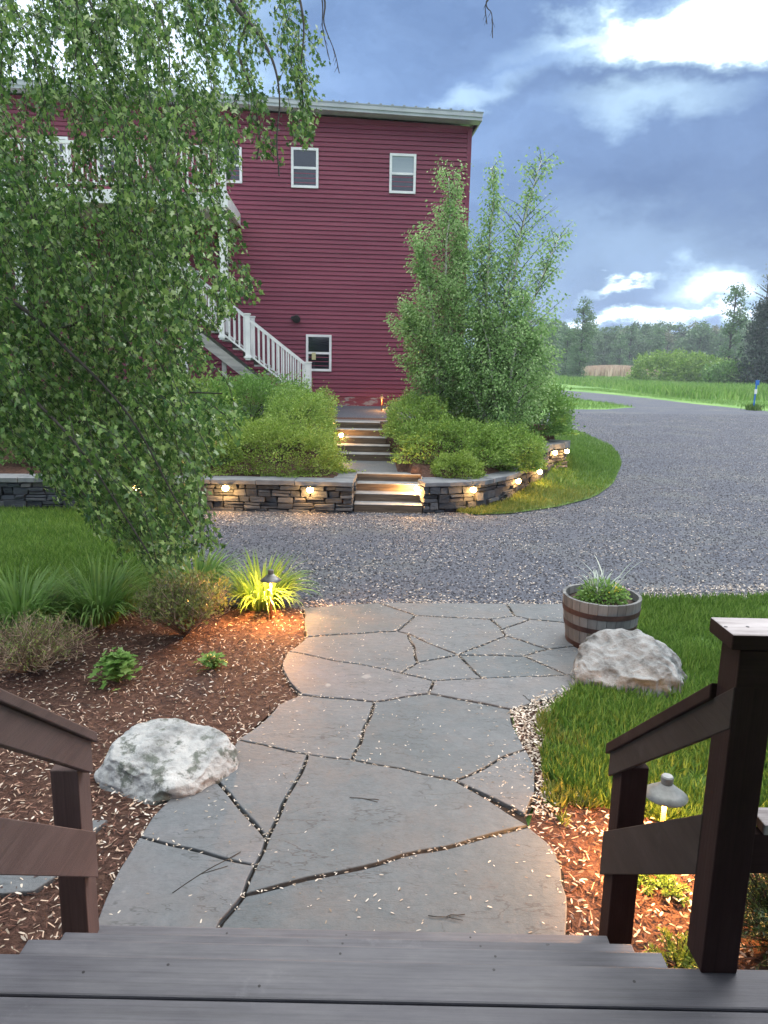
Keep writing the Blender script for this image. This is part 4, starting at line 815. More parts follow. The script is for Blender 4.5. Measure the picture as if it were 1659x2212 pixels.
# ---------------------------------------------------------------- barrel planter
bc = G(1293, 1392)+Vector((0, .02, .02)); bar = empty('barrel_planter', bc, 'weathered half barrel planter with three dark rusty hoops', 'planter'); NS = 26; Hb = .43
def br_(z): return .272+.058*math.sin(min(1, z/Hb)*1.35)
mb = MB()
for k in range(NS):
    a0, a1 = 2*math.pi*k/NS+.006, 2*math.pi*(k+1)/NS-.006; zs = [0, .11, .22, .33, Hb+random.uniform(-.002, .002)]
    V = []
    for z in zs:
        for a in (a0, (a0+a1)/2, a1): V.append((bc.x+br_(z)*math.cos(a), bc.y+br_(z)*math.sin(a), bc.z+z))
        for a in (a1, (a0+a1)/2, a0): V.append((bc.x+(br_(z)-.026)*math.cos(a), bc.y+(br_(z)-.026)*math.sin(a), bc.z+z))
    Fc = []
    for i in range(len(zs)-1):
        for j in range(6): Fc.append((i*6+j, i*6+(j+1) % 6, (i+1)*6+(j+1) % 6, (i+1)*6+j))
    Fc.append((5, 4, 3, 2, 1, 0)); L_ = (len(zs)-1)*6; Fc.append(tuple(L_+j for j in range(6))); mb.add(V, Fc)
mb.build('staves', m_stave, bar)
for z0, z1 in ((.0, .05), (.165, .21), (.295, .34)):
    MB().lathe(tuple(bc), [(br_(z0)-.002, z0), (br_(z0)+.004, z0), (br_(z1)+.004, z1), (br_(z1)-.002, z1)], 52, False, False).build('hoop', m_hoop, bar)
MB().lathe(tuple(bc), [(br_(.37)-.028, .365), (.2, .385), (.08, .39), (.01, .392)], 30).build('soil', m_soil, bar, smooth=True)
#=PLANTS=================================================================
def ribbon(mb_v, mb_f, p, az, L0, arch, w, seg=7, curl=1.0):
    """arching blade"""
    d = Vector((math.cos(az), math.sin(az), 0)); s = Vector((-d.y, d.x, 0)); base = len(mb_v); ang = R(88-arch*25); q = Vector(p); st = L0/seg
    for i in range(seg+1):
        f = i/seg; ww = w*(.7+.6*f if f < .4 else .94*(1-((f-.4)/.6)**2)+.03)
        mb_v.append(tuple(q-s*ww/2)); mb_v.append(tuple(q+s*ww/2))
        q = q + (d*math.cos(ang)+Vector((0, 0, 1))*math.sin(ang))*st; ang -= arch*curl*(.25+.75*f)*1.9/seg*1.4
    for i in range(seg): mb_f.append((base+2*i, base+2*i+1, base+2*i+3, base+2*i+2))
def clump(name, c, n, Lr, w, m, label, spread=.12, arch=(.5, 1.3), cat='plant', parent=None, group=None, curl=1.0):
    V, Fc = [], []
    for i in range(n):
        a = random.uniform(0, 2*math.pi); r = spread*math.sqrt(random.random()); ar = random.uniform(*arch)
        ribbon(V, Fc, (c[0]+r*math.cos(a), c[1]+r*math.sin(a), c[2]), a+random.uniform(-.5, .5), random.uniform(*Lr), ar, w*random.uniform(.7, 1.15), curl=curl)
    o = mk(name, V, np.array(Fc), m, parent, origin=None if parent else c, smooth=True)
    return tag(o, label, cat, group) if not parent else o
c = G(562, 1322); clump('daylily', c+Vector((-.02, .17, 0)), 380, (.36, .64), .02, m_lf_lily, 'arching daylily clump lit yellow by the path light beside it', .17, (.5, 1.5))
c = G(205, 1352); clump('daylily', c+Vector((0, .1, 0)), 420, (.42, .74), .021, m_lf_bright, 'large green daylily clump at the lawn edge left of the brown shrub', .16, (.45, 1.4))
c = G(35, 1372); clump('daylily', c+Vector((0, .1, 0)), 380, (.42, .72), .021, m_lf_bright, 'green daylily clump at the far left edge of the mulch bed', .17, (.45, 1.4))
c = G(415, 1300); clump('daylily', c+Vector((0, .1, 0)), 300, (.4, .68), .02, m_lf_bright, 'green daylily clump behind the brown twiggy shrub', .17, (.45, 1.3))
def leaves_on(P, dirs, sz, proto, droop=.5):
    n = len(P); d = dirs/np.linalg.norm(dirs, axis=1)[:, None]; d = d+rng.normal(0, .45, (n, 3)); d[:, 2] -= droop; return inst(P, frames(d, n), sz, *proto)
def bush(name, c, r, n, sz, m, label, proto=OVAL, cat='shrub', seed=0, group=None, flat=.15, lump=.32, stem=m_bark):
    n = int(n*(1.35 if c[1] < 30 else 1)); c = Vector(c); root = empty(name, c, label, cat, group); d = rng.normal(size=(n, 3)); d /= np.linalg.norm(d, axis=1)[:, None]; d[:, 2] = np.abs(d[:, 2])*1.0-flat*rng.uniform(0, 1, n)
    k = np.array([1+lump*noise.noise((a*2.3+seed, b_*2.3, e_*2.3))+lump*.7*noise.noise((a*6+seed, b_*6, e_*6)) for a, b_, e_ in d]); rad = k*rng.uniform(.45, 1.03, n)**.35*np.where(rng.uniform(0, 1, n) < .07, rng.uniform(1.02, 1.16, n), 1)
    sq = (np.abs(d)**2.9).sum(1)**(1/2.9); P = d*(rad/sq)[:, None]*np.array(r)*np.array([1.0, 1.0, .98]); P[:, 2] = np.maximum(P[:, 2], .01); P += np.array(c)
    V, Fc = leaves_on(P, d+np.array([0, 0, .3]), rng.uniform(sz*.7, sz*1.35, n), proto, .25); mk('foliage', V, Fc, m, root)
    mb = MB()
    for i in range(14):
        a = random.uniform(0, 2*math.pi); e_ = random.uniform(.2, .85); q = Vector((math.cos(a)*e_*r[0], math.sin(a)*e_*r[1], r[2]*random.uniform(.5, .8)))
        mb.tube([c, c+q*.5+Vector((0, 0, r[2]*.15)), c+q], [.012, .009, .004], 5)
    mb.build('branches', stem, root); return root
def onm(x, y, yy):
    """point on the bank at depth yy seen at picture column x"""
    d = D(x, y); t = yy/d.y; X = d.x*t; return Vector((X, yy, zm(X, yy)-.13))
# left bank shrubs
bush('shrub', onm(590, 985, 12.75), (1.15, .76, .86), 21000, .035, m_lf_gold, 'yellow green mounded shrub just behind the left stone wall cap', seed=1)
bush('shrub', onm(650, 960, 14.5), (.66, 1.25, .86), 14000, .036, m_lf_shrub, 'rounded green shrub tight against the left side of the upper steps', seed=2)
bush('shrub', onm(540, 900, 15.5), (1.25, 1.0, 1.0), 18000, .045, m_lf_bright, 'bright green shrub in front of the staircase foot', seed=3)
bush('shrub', onm(640, 900, 16.3), (.65, .8, .62), 7000, .042, m_lf_bright, 'small bright green shrub below the bottom stair newel post', seed=33)
bush('shrub', onm(400, 960, 13.2), (1.1, .9, .95), 11000, .045, m_lf_dark, 'dark green shrub behind the wall, partly veiled by hanging leaves', seed=4)
bush('shrub', onm(400, 900, 15.0), (1.2, .9, .95), 9000, .05, m_lf_shrub, 'green shrub below the white support post of the stair landing', seed=5)
bush('shrub', onm(230, 960, 13.0), (1.3, .9, 1.0), 9000, .05, m_lf_shrub, 'green shrub behind the left wall, second from the picture edge', seed=6)
bush('shrub', onm(40, 960, 12.9), (1.4, .9, 1.0), 9000, .05, m_lf_dark, 'dark green shrub behind the left wall at the picture edge', seed=7)
bush('shrub', onm(-200, 960, 13.5), (1.5, 1, 1.3), 6000, .06, m_lf_dark, 'dark green shrub beyond the left picture edge behind the wall', seed=77)
# right bank shrubs
bush('shrub', onm(990, 1000, 12.55), (.42, .34, .46), 8000, .03, m_lf_gold, 'small rounded golden green shrub just behind the curved wall', seed=8)
bush('shrub', onm(903, 960, 14.9), (.66, 1.35, .72), 11000, .04, m_lf_shrub, 'low green shrub right of the upper garden steps', seed=9)
bush('shrub', onm(985, 985, 13.6), (1.1, .8, .7), 17000, .038, m_lf_shrub, 'dark low spreading shrub under the birch trunks', seed=10)
bush('shrub', onm(1082, 970, 13.9), (.8, .7, .68), 12000, .04, m_lf_shrub, 'dark green shrub behind the middle of the curved wall', seed=11)
bush('shrub', onm(1115, 960, 16.2), (1.15, .9, 1.05), 13000, .055, m_lf_bright, 'leafy bright green shrub behind the raised end of the wall', seed=12)
bush('shrub', onm(1010, 930, 16.2), (1.1, .8, .75), 10000, .05, m_lf_shrub, 'green shrub behind the birch trunks near the house', seed=13)
# ---- bed plants
def twiggy(name, c, n, h, sp, mt, ml, label, leafn=4, lsz=.02):
    c = Vector(c); root = empty(name, c, label, 'shrub'); mb = MB(); LP = []; LD = []
    for i in range(n):
        a = random.uniform(0, 2*math.pi); e_ = random.random()**.6; tip = Vector((math.cos(a)*e_*sp, math.sin(a)*e_*sp, h*random.uniform(.55, 1)*(1-.35*e_*e_))); mid = tip*.5+Vector((random.uniform(-.04, .04), random.uniform(-.04, .04), .03))
        mb.tube([c+tip*.03, c+mid, c+tip], [.0042, .003, .0014], 4, False)
        for j in range(3):
            s_ = mid.lerp(tip, random.random()); e2 = s_+Vector((random.uniform(-.07, .07), random.uniform(-.07, .07), random.uniform(.02, .09))); mb.tube([c+s_, c+e2], [.002, .001], 3, False)
            for q in range(leafn): LP.append(c+e2+Vector((random.uniform(-.02, .02), random.uniform(-.02, .02), random.uniform(-.04, .015)))); LD.append((e2-s_))
    mb.build('twigs', mt, root)
    V, Fc = leaves_on(np.array([tuple(p) for p in LP]), np.array([tuple(p) for p in LD])+1e-3, rng.uniform(lsz*.7, lsz*1.3, len(LP)), OVAL, 0); mk('foliage', V, Fc, ml, root); return root
twiggy('twiggy_shrub', G(392, 1385)+Vector((0, .12, 0)), 330, .6, .44, m_dry, m_lf_olive, 'brown twiggy shrub with sparse olive leaves between the daylily clumps', 5, .03)
twiggy('twiggy_shrub', G(60, 1470)+Vector((-.05, .15, 0)), 320, .42, .5, m_dry, m_lf_olive, 'low grey twiggy shrub in the mulch at the left picture edge', 3, .018)
def perennial(name, c, n, r, h, sz, m, label):
    c = Vector(c); root = empty(name, c, label, 'plant'); P = rng.normal(0, .5, (n, 3))*np.array([r, r, 0]); rr2 = np.linalg.norm(P[:, :2], axis=1)/r; P[:, 2] = h*rng.uniform(.35, 1, n)*np.clip(1-.3*rr2**2, .3, 1); D_ = P.copy(); D_[:, 2] = .05; mb = MB()
    for i in range(0, n, 3): mb.tube([c, c+Vector(P[i])*.6, c+Vector(P[i])], [.003, .0025, .0015], 4, False)
    mb.build('stems', m_lf_bright, root); V, Fc = inst(P+np.array(c), rotmats(n, 0, .8), rng.uniform(sz*.6, sz*1.2, n), *MAPLE); mk('foliage', V, Fc, m, root); return root
perennial('perennial', G(250, 1480)+Vector((0, .05, 0)), 190, .13, .26, .07, m_lf_bright, 'bright green lobed perennial in the mulch above the left boulder')
perennial('perennial', G(458, 1450)+Vector((0, .05, 0)), 110, .1, .13, .045, m_lf_bright, 'small low green perennial in mulch near the flagstones')
def yew(name, c, r, h, n, m, label, nl=.03):
    c = Vector(c); root = empty(name, c, label, 'evergreen'); mb = MB(); P = []; DD = []
    for i in range(n):
        a = random.uniform(0, 2*math.pi); e_ = random.random()**.5; tip = Vector((math.cos(a)*e_*r, math.sin(a)*e_*r, h*(1-.6*e_*e_)*random.uniform(.5, 1))); s_ = tip*.35; mb.tube([c+s_*.2, c+s_, c+tip], [.004, .003, .0015], 4, False); ax = (tip-s_).normalized()
        for j in range(34):
            f = j/34; q = s_.lerp(tip, f); P.append(c+q); dv = ax.orthogonal().normalized(); dv.rotate(Matrix.Rotation(random.uniform(0, 6.28), 3, ax)); DD.append(dv+ax*.7)
    mb.build('branches', m_bark, root); P = np.array([tuple(p) for p in P]); DD = np.array([tuple(p) for p in DD]); V, Fc = inst(P, frames(DD, len(P)), np.column_stack([np.full(len(P), nl), np.full(len(P), nl*.35), np.full(len(P), nl)]), *LEAF); mk('needles', V, Fc, m, root); return root
yew('evergreen_shrub', G(1640, 2080)+Vector((.18, .1, 0)), .42, .55, 260, m_lf_yew, 'dark needled evergreen shrub at bottom right behind the railing post', .028)
yew('evergreen_shrub', G(1450, 1945)+Vector((0, .05, 0)), .12, .1, 30, m_lf_bright, 'small green evergreen sprig in mulch below the middle rail board', .025)
yew('evergreen_shrub', G(1395, 1925)+Vector((0, .05, 0)), .1, .08, 22, m_lf_bright, 'small low green sprig left of the other sprig in mulch', .025)
yew('evergreen_shrub', G(1462, 2085)+Vector((0, .0, 0)), .13, .15, 40, m_lf_gold, 'yellowish green sprig beside the foot of the big railing post', .025)
# planter plants
pc = bc+Vector((0, 0, .385)); pr = empty('planter_plant', pc, 'spiky silver grass plant with green filler in the barrel planter', 'plant')
clump('spikes', pc+Vector((-.04, -.02, 0)), 60, (.16, .3), .014, m_lf_silver, None, .05, (.2, 1.0), parent=pr); clump('spikes', pc+Vector((.05, 0, .02)), 8, (.38, .5), .012, m_lf_silver, None, .03, (.9, 1.3), parent=pr, curl=.5)
n = 1500; d = rng.normal(size=(n, 3)); d /= np.linalg.norm(d, axis=1)[:, None]; d[:, 2] = np.abs(d[:, 2]); P = d*np.array([.215, .19, .17])*rng.uniform(.4, 1.05, n)[:, None]+np.array(pc)+np.array([.0, -.02, 0])
V, Fc = leaves_on(P, d, rng.uniform(.02, .038, n), OVAL, .2); mk('foliage', V, Fc, m_lf_bright, pr)
P = rng.normal(0, .022, (26, 3))+np.array(pc)+np.array([.09, -.1, .12]); V, Fc = inst(P, rotmats(26, 0, 1), rng.uniform(.016, .026, 26), *OVAL); mk('yellow_flowers', V, Fc, m_flower, pr)
P = rng.normal(0, .006, (26, 3))+np.array(pc)+np.array([.2, -.02, .09]); V, Fc = inst(P, rotmats(26, 0, 1), rng.uniform(.016, .026, 26), *OVAL); mk('purple_flowers', V, Fc, m_purple, pr)
#=TREES==================================================================
# ---- birches
def birch(name, base, stems, label, n, sz, m, dens_r=.42, seed=0, spread=1.0):
    """stems: list of (top offset vec, foliage radius)"""
    rs = random.Random(seed); base = Vector(base); root = empty(name, base, label, 'tree', None); LP = []; LD = []
    tw = MB(); trunks = MB()
    for top, rad in stems:
        top = Vector(top); Hh = top.z; pts = []; 
        for i in range(9): f = i/8; pts.append(base+Vector((top.x*f**1.1+.05*rs.uniform(-1, 1)*f, top.y*f, Hh*f)))
        tr = [.05*(1-f/8*.85) for f in range(9)]; trunks.tube(pts, tr, 8)
        nb = int(Hh*20)
        for b_i in range(nb):
            f = .1+.9*(b_i+rs.random())/nb; s_ = pts[min(7, int(f*8))].lerp(pts[min(8, int(f*8)+1)], f*8-int(f*8) if f < 1 else 1); a = rs.uniform(0, 6.28)
            prof = rad*(math.sin(min(1, (f+.12)*1.0)*math.pi)**.6*.9+.1) if f < .9 else rad*.35
            Lb = prof*rs.uniform(.5, 1.5)*spread; e_ = s_+Vector((math.cos(a)*Lb, math.sin(a)*Lb, Lb*rs.uniform(.5, 1.1))); m_ = s_.lerp(e_, .5)+Vector((0, 0, .03)); tw.tube([s_, m_, e_], [.008, .005, .002], 4, False)
            k = int(n/(nb*len(stems)))
            for j in range(k):
                g = rs.random()**.7; q = s_.lerp(e_, g)+Vector((rs.gauss(0, .07), rs.gauss(0, .07), rs.gauss(-.03, .08))); LP.append(tuple(q)); LD.append((math.cos(a), math.sin(a), .1))
    trunks.build('trunk', m_birch, root, smooth=True); tw.build('branches', m_bark, root)
    V, Fc = leaves_on(np.array(LP), np.array(LD), rng.uniform(sz*.7, sz*1.25, len(LP)), OVAL, .8); mk('crown', V, Fc, m, root); return root
def stemtop(base, x, y): 
    d = D(x, y); t = base.y/d.y; p = CAM+d*t; return p-base
b1 = onm(955, 960, 15.0); birch('birch_tree', b1, [(stemtop(b1, 972, 385), .7), (stemtop(b1, 915, 530)+Vector((0, -.3, 0)), .62), (stemtop(b1, 1000, 480)+Vector((0, .3, 0)), .5), (stemtop(b1, 880, 660)+Vector((0, .1, 0)), .6)], 'dense narrow young birch in front of the house corner', 28000, .053, m_lf_birch, seed=3)
b2 = onm(1035, 960, 15.2); birch('birch_tree', b2, [(stemtop(b2, 1165, 345), .8), (stemtop(b2, 1068, 360), .36), (stemtop(b2, 1222, 500)+Vector((0, .5, 0)), .62), (stemtop(b2, 1110, 520)+Vector((0, -.4, 0)), .8), (stemtop(b2, 1040, 520)+Vector((0, .2, 0)), .6)], 'airy taller birch clump standing against the sky right of the house', 13500, .062, m_lf_birch, seed=5)
b3 = onm(1085, 960, 14.6); birch('birch_tree', b3, [(stemtop(b3, 1130, 640), .8), (stemtop(b3, 1040, 670), .8), (stemtop(b3, 1175, 720), .6), (stemtop(b3, 960, 740), .7)], 'short bushy young birch at the foot of the airy birch clump', 20000, .055, m_lf_birch, seed=8)
# ---- weeping tree
tb = Vector((-7.2, 7.0, 0)); wt = empty('weeping_tree', tb, 'large weeping tree whose leafy branches hang across the upper left', 'tree')
head = Vector((-6.2, 7.0, 4.6)); MB().tube([tb+Vector((0, 0, -.2)), tb+Vector((.1, 0, 1.5)), tb+Vector((.4, .1, 3)), head, head+Vector((.6, -.2, 2.5))], [.34, .27, .23, .2, .12], 14).build('trunk', m_bark, wt, smooth=True)
def spline(pts, k=6):
    pts = [Vector(p) for p in pts]; pts = [pts[0]*2-pts[1]]+pts+[pts[-1]*2-pts[-2]]; out = []
    for i in range(1, len(pts)-2):
        p0, p1, p2, p3 = pts[i-1:i+3]
        for t in range(k):
            t = t/k; out.append(.5*((2*p1)+(-p0+p2)*t+(2*p0-5*p1+4*p2-p3)*t*t+(-p0+3*p1-3*p2+p3)*t**3))
    return out+[pts[-2]]
limbs = [[(420, -160, 6.3), (500, 0, 6.0), (560, 75, 5.9), (592, 140, 5.8), (604, 215, 5.8), (598, 300, 5.8), (603, 380, 5.8)],
 [(240, -160, 6.3), (330, 0, 6.0), (362, 90, 5.9), (368, 190, 5.8), (388, 300, 5.8)],
 [(400, -150, 6.6), (525, 20, 6.2), (515, 110, 6.1), (545, 200, 6.0), (560, 290, 6.0), (555, 345, 6.0)],
 [(60, -150, 6.8), (150, 40, 6.4), (215, 160, 6.2), (262, 260, 6.1), (290, 420, 6)],
 [(50, -150, 6.0), (192, 0, 5.7), (215, 90, 5.7), (228, 170, 5.7)],
 [(-250, 450, 6.5), (0, 360, 6.0), (60, 450, 5.8), (90, 530, 5.8), (130, 620, 5.7)],
 [(-300, 760, 6.6), (80, 720, 6.2), (200, 680, 6), (270, 630, 5.9), (350, 570, 5.9)],
 [(-300, 700, 6.8), (100, 900, 6.2), (300, 880, 6.1), (380, 850, 6.0), (480, 850, 6.0)],
 [(-250, 700, 5.6), (-50, 760, 5.3), (90, 880, 5.1), (180, 980, 5.0), (260, 1100, 5.0), (330, 1210, 5.0)],
 [(-250, 600, 5.4), (0, 640, 5.2), (150, 760, 5.1), (280, 900, 5.1), (380, 1080, 5.1), (440, 1180, 5.1)],
 [(500, -180, 6.4), (620, -60, 6.2), (655, 40, 6.1), (650, 150, 6.1), (655, 230, 6.1)],
 [(560, -200, 6.2), (690, -30, 6.0), (700, 50, 6.0), (722, 110, 6.0), (733, 158, 6.0)], [(600, -200, 6.2), (688, -30, 6.0), (697, 60, 6.02), (712, 130, 6.02)],
 [(800, -300, 6.2), (1040, -60, 6.0), (1050, 10, 6.0), (1062, 30, 6.0), (1064, 82, 6.0)], [(820, -300, 6.2), (1045, -60, 6.0), (1048, 15, 6.0), (1052, 52, 6.0)]]
mb = MB()
for k, lm_ in enumerate(limbs):
    pts = [Z(*q) for q in lm_]; pts = [head+Vector((.1, 0, .2*(k % 5))) if lm_[0][1] < 0 else Vector((-6.6, 7, 3.0+.1*k)), (head+pts[0])/2+Vector((0, 0, .5 if lm_[0][1] < 0 else .0))]+pts; sp = spline(pts)
    n = len(sp); thin = k >= 11; r0_ = .032 if not thin else .02
    rads = [max(.0035, r0_*(1-i/n)**1.25) for i in range(n)]
    if not thin: rads = [max(r_, .006) for r_ in rads]
    mb.tube(sp, rads, 7, False)
    if thin:
        for j in range(6):
            q = sp[-3-j % 8]; mb.tube([q, q+Vector((random.uniform(-.03, .03), 0, -.05))], [.003, .001], 4, False)
mb.build('limbs', m_bark, wt, smooth=True)
mass = [(-260, -120), (560, -120), (560, 120), (545, 200), (540, 290), (520, 350), (492, 400), (505, 470), (525, 560), (545, 640), (470, 690), (430, 745), (425, 800), (480, 850), (520, 880), (505, 940), (450, 1000), (432, 1060), (455, 1130), (452, 1180), (395, 1200), (340, 1238), (290, 1190), (230, 1150), (150, 1075), (110, 1070), (60, 1000), (-40, 930), (-260, 900)]
side = [(590, -60), (680, -60), (690, 60), (682, 160), (668, 235), (655, 290), (622, 270), (600, 120)]
side2 = [(540, 180), (600, 230), (590, 330), (560, 330), (530, 300)]
side3 = [(640, 230), (668, 235), (662, 300), (640, 305)]
HOLES = [(140, 300, 80, 60), (365, 520, 70, 75), (470, 350, 60, 75), (260, 340, 80, 45), (400, 690, 60, 50), (470, 540, 40, 60), (100, 110, 110, 70), (270, 90, 50, 60), (430, 60, 60, 80), (455, 170, 40, 50)]
L0_ = 0
def strands(poly, ns, dlo, dhi, gap, sz, seed, hl=(.35, 1.1), cut=True):
    rs = random.Random(seed); P = []; Dv = []; SZ = []; tw = MB(); xs = [p[0] for p in poly]; ys = [p[1] for p in poly]; c = 0; tries = 0
    pl = poly
    while c < ns and tries < ns*60:
        tries += 1
        x, y = rs.uniform(min(xs), max(xs)), rs.uniform(min(ys), max(ys))
        if not inpoly(np.array([x]), np.array([y]), pl)[0]: continue
        if cut:   # thinner foliage where the sky shows through
            g = noise.noise((x*.011, y*.011, 3.1))+.5*noise.noise((x*.03, y*.03, 7))
            thin = 1.0 if y < 200 else (.7 if y < 480 else .42)
            if rs.random() < thin*(.5+2.3*g): continue
            if any(((x-hx)/ha)**2+((y-L0_*0-hy)/hb)**2 < 1 and rs.random() < .72 for hx, hy, ha, hb in HOLES): continue
        dep = rs.uniform(dlo, dhi); q = Z(x, y, dep); L_ = rs.uniform(*hl); st_ = .03; n = int(L_/st_)
        low = min(1, max(0, (y-500)/400))*min(1, max(0, (420-x)/300)); vx = .2+.6*low+rs.gauss(0, .12); vy = rs.gauss(0, .1); dirv = Vector((vx+rs.gauss(0, .7), rs.gauss(0, .8), -.45)).normalized(); ox, oy = rs.gauss(0, 13), rs.gauss(0, 13); pts = [q.copy()]
        for i in range(n):
            dirv = (dirv+Vector((rs.gauss(0, .07), rs.gauss(0, .07)-dirv.y*.03, -.075))+Vector((vx*.05, 0, 0))).normalized(); q = q+dirv*st_; w = q-CAM; dd = w.dot(fw); px, py_ = 829.5+F*w.dot(rt)/dd, 1106-F*w.dot(up)/dd
            if not inpoly(np.array([px+ox]), np.array([py_+oy]), pl)[0]: break
            pts.append(q.copy())
            for _ in range(3):
                P.append(tuple(q+Vector((rs.gauss(0, .03), rs.gauss(0, .03), rs.gauss(0, .02))))); Dv.append((rs.gauss(0, .55)+vx*.6, rs.gauss(0, .55), -.75)); SZ.append(sz*rs.uniform(.6, 1.25))
        if len(pts) > 4: tw.tube(pts[::3]+[pts[-1]], .0028, 4, False); c += 1
    return np.array(P), np.array(Dv), np.array(SZ), tw
allP = []; tws = MB()
for (poly, ns, a_, b_, sz, sd_, hl, cut) in ((mass, 1150, 5.0, 8.2, .054, 1, (.35, 1.1), True), ([p for p in mass if True], 120, 4.6, 5.3, .052, 2, (.4, 1.2), True), (side, 24, 5.8, 6.6, .05, 3, (.4, 1.0), False), (side2, 9, 5.8, 6.4, .056, 4, (.2, .5), False), (side3, 7, 5.9, 6.2, .056, 5, (.2, .35), False)):
    p_, d_, s_, t_ = strands(poly, ns, a_, b_, .05, sz, sd_, hl, cut); allP.append((p_, d_, s_)); tws.add(t_.v, t_.f)
tws.build('twigs', m_bark, wt)
P = np.concatenate([a[0] for a in allP]); Dd = np.concatenate([a[1] for a in allP]); Sz = np.concatenate([a[2] for a in allP])
V, Fc = inst(P, frames(Dd, len(P)), Sz, *MAPLE2); mk('crown', V, Fc, m_lf_maple, wt); print('maple leaves', len(P))
# ---- distant trees
def fartree(name, H, rad, m, nb, lpb, sz, shape='round', trunk=m_bark, seed=0, low=.15):
    rs = random.Random(seed); rg = np.random.default_rng(seed); tr = MB().tube([Vector((0, 0, -.3)), Vector((rs.uniform(-.1, .1), 0, H*.5)), Vector((rs.uniform(-.2, .2), 0, H*.93))], [H*.014, H*.01, H*.003], 6, False); P = []
    for i in range(nb):
        f = rs.random(); z = H*(low+(1-low)*f); pr = {'round': math.sin(math.pi*min(.98, f*.85+.12))**.7, 'cone': (1-f)**.8+.04, 'column': .75*math.sin(math.pi*min(.97, f*.8+.15))**.5+.12}[shape]
        a = rs.uniform(0, 6.28); e_ = rad*pr*rs.uniform(.35, 1.05); c = np.array([math.cos(a)*e_, math.sin(a)*e_, z]); tr.tube([Vector((0, 0, max(.2, z-e_*.5))), Vector(c)], [H*.004, H*.0015], 4, False)
        P.append(c+rg.normal(0, 1, (lpb, 3))*np.array([rad*.15, rad*.15, rad*.11]))
    P = np.concatenate(P); n = len(P); V, Fc = inst(P, frames(rg.normal(size=(n, 3)), n), rg.uniform(sz*.6, sz*1.3, n), *OVAL)
    return (npmesh('trunk', tr.v, tr.f), trunk, npmesh('crown', V, Fc), m)
def place(proto, name, loc, label, group=None, s=1, rz_=None, cat='tree'):
    o = bpy.data.objects.new(name, None); o.location = loc; link(o); tag(o, label, cat, group); o.scale = (s, s, s*random.uniform(.95, 1.05)); o.rotation_euler.z = random.uniform(0, 6.28) if rz_ is None else rz_
    for nm, me, mt in (('trunk', proto[0], proto[1]), ('crown', proto[2], proto[3])):
        if not me.materials: me.materials.append(mt)
        c = bpy.data.objects.new(nm, me); link(c, o)
    return o
def gnd(x, depth): p = Z(x, 800, depth); return Vector((p.x, p.y, -.03))
protos = [fartree('t', 10, 2.6, m_lf_far, 70, 38, .42, 'round', seed=1), fartree('t', 11, 2.2, m_lf_far, 70, 34, .4, 'column', seed=2), fartree('t', 9.5, 3.0, m_lf_far, 80, 36, .45, 'round', seed=3, low=.08), fartree('t', 10.5, 2.2, m_lf_pale, 50, 26, .38, 'round', seed=4), fartree('t', 9, 2.2, m_lf_conifer, 80, 30, .4, 'cone', seed=6, low=.05)]
rs = random.Random(12)
for row, (dep, n, sc) in enumerate(((236, 34, 1.5), (262, 38, 1.72), (288, 36, 2.0))):
    for i in range(n):
        x = 1040+(1740-1040)*(i+rs.uniform(.1, .9))/n; ki = rs.choice([0, 1, 2, 0, 1, 2, 3, 4]) if row else rs.choice([0, 2, 0, 2, 1, 3]); pr = protos[ki]
        place(pr, 'woodland_tree', gnd(x, dep+rs.uniform(-9, 9)), ('rounded green', 'slim upright green', 'broad bushy green', 'pale thinly leaved', 'dark pointed evergreen')[ki]+' tree '+('in the front row', 'in the middle rows', 'in the back row')[row]+' of the distant woods', 'trees of the distant woods', sc*rs.uniform(.78, 1.05))
pop = fartree('p', 12, 2.0, m_lf_far, 110, 40, .3, 'column', seed=9, low=.04)
place(pop, 'tall_tree', gnd(1252, 150), 'tall slim tree rising above the woods just right of the birches', None, 1.35)
place(protos[0], 'field_tree', gnd(1180, 160), 'rounded green tree beside the birches at the left end of the meadow', None, 1.1)
place(protos[2], 'field_tree', gnd(1222, 172), 'green tree left of the reed bed beneath the tall slim tree', None, 1.05)
vin = fartree('v', 13, 1.9, m_lf_far, 90, 36, .3, 'column', seed=14, low=.1)
place(vin, 'tall_tree', gnd(1572, 140), 'tall ragged tree standing left of the dark evergreen at right', None, 1.45)
bare = fartree('b', 14, 2.6, m_lf_pale, 90, 4, .25, 'round', seed=15, low=.25); place(bare, 'bare_tree', gnd(1638, 146), 'nearly bare tall tree at the right edge behind the dark evergreen', None, 1.55)
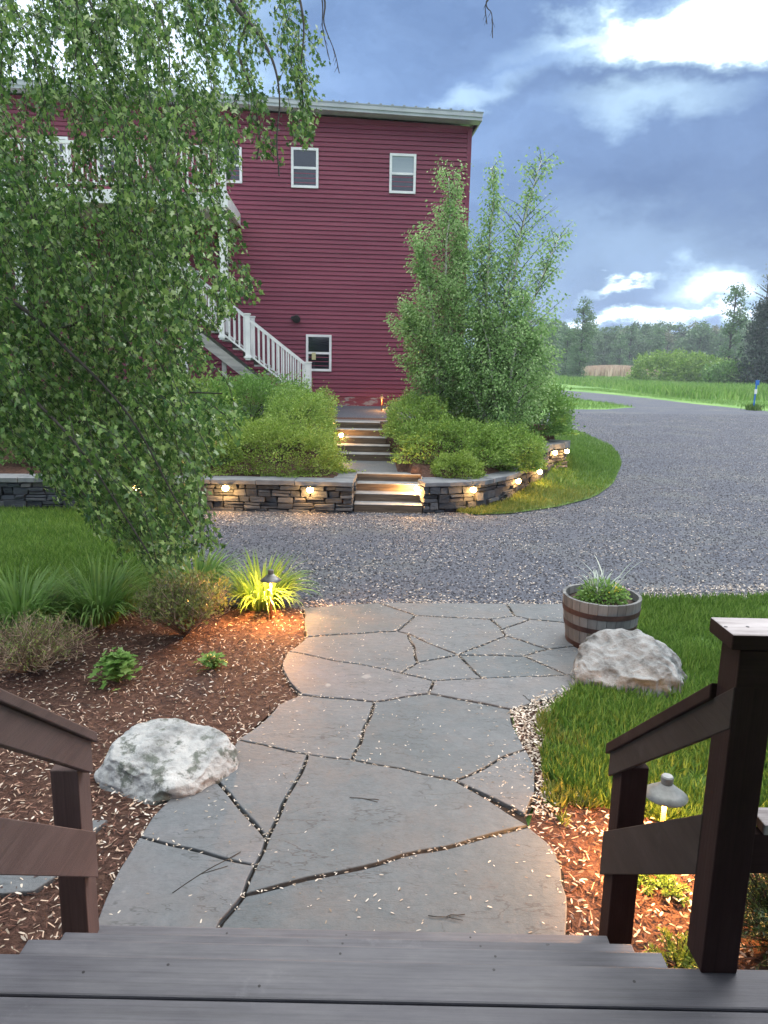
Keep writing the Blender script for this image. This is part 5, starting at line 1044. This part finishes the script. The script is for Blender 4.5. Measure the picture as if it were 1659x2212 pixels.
con = fartree('c', 11, 3.2, m_lf_conifer, 170, 40, .35, 'cone', seed=16, low=.02); place(con, 'spruce_tree', gnd(1636, 115), 'large dark evergreen at the right edge of the meadow', None, 1.12); place(con, 'spruce_tree', gnd(1705, 112), 'dark evergreen cut off by the right picture edge', None, 1.1)
def farbush(x, dep, r, lab, m=m_lf_far, n=6500, sz=.42): 
    g = gnd(x, dep); bush('thicket', g, r, n, sz, m, lab, seed=x*.1, flat=.1, lump=.3, cat='thicket')
farbush(1432, 134, (5.2, 4, 5.4), 'rounded green thicket right of the reed bed, left half', m_lf_shrub); farbush(1505, 130, (5.4, 4, 5.0), 'rounded green thicket between the reeds and the tall ragged tree', m_lf_shrub)
farbush(1590, 118, (4.6, 3.5, 3.6), 'low thicket at the foot of the tall ragged tree', m_lf_dark)
# blue marker post
g = gnd(1637, 46); bp_ = empty('marker_post', g, 'slim blue marker post standing in grass at the far right', 'post')
MB().tube([g, g+Vector((.03, 0, 1.75))], .05, 8).build('post', m_blue, bp_); MB().box(g.x-.09, g.x+.07, g.y-.09, g.y-.055, 1.0, 1.3).build('sign_plate', m_white, bp_); MB().box(g.x-.02, g.x+.16, g.y-.08, g.y+.08, 1.55, 1.85).build('top_box', m_blue, bp_, bevel=.02)
P = rng.normal(0, .22, (260, 3))*np.array([1, 1, 0])+np.array([g.x, g.y, -.03]); tf = grass('grass_tuft', P, .25, .5, m_grass, 'dark grass tuft around the base of the blue post')
# ---------------------------------------------------------------- evening haze in the air
hm = bpy.data.materials.new('haze'); hm.use_nodes = True; t = hm.node_tree; t.nodes.clear(); ho = t.nodes.new('ShaderNodeOutputMaterial'); pv = t.nodes.new('ShaderNodeVolumePrincipled'); pv.inputs['Color'].default_value = (.8, .88, 1, 1); pv.inputs['Density'].default_value = .0006; t.links.new(pv.outputs[0], ho.inputs['Volume'])
hb = MB().box(-330, 330, -40, 420, -1.2, 34).build('haze', hm); hb['kind'] = 'stuff'; hb['label'] = 'thin blue evening haze in the air over the meadow'; hb['category'] = 'haze'
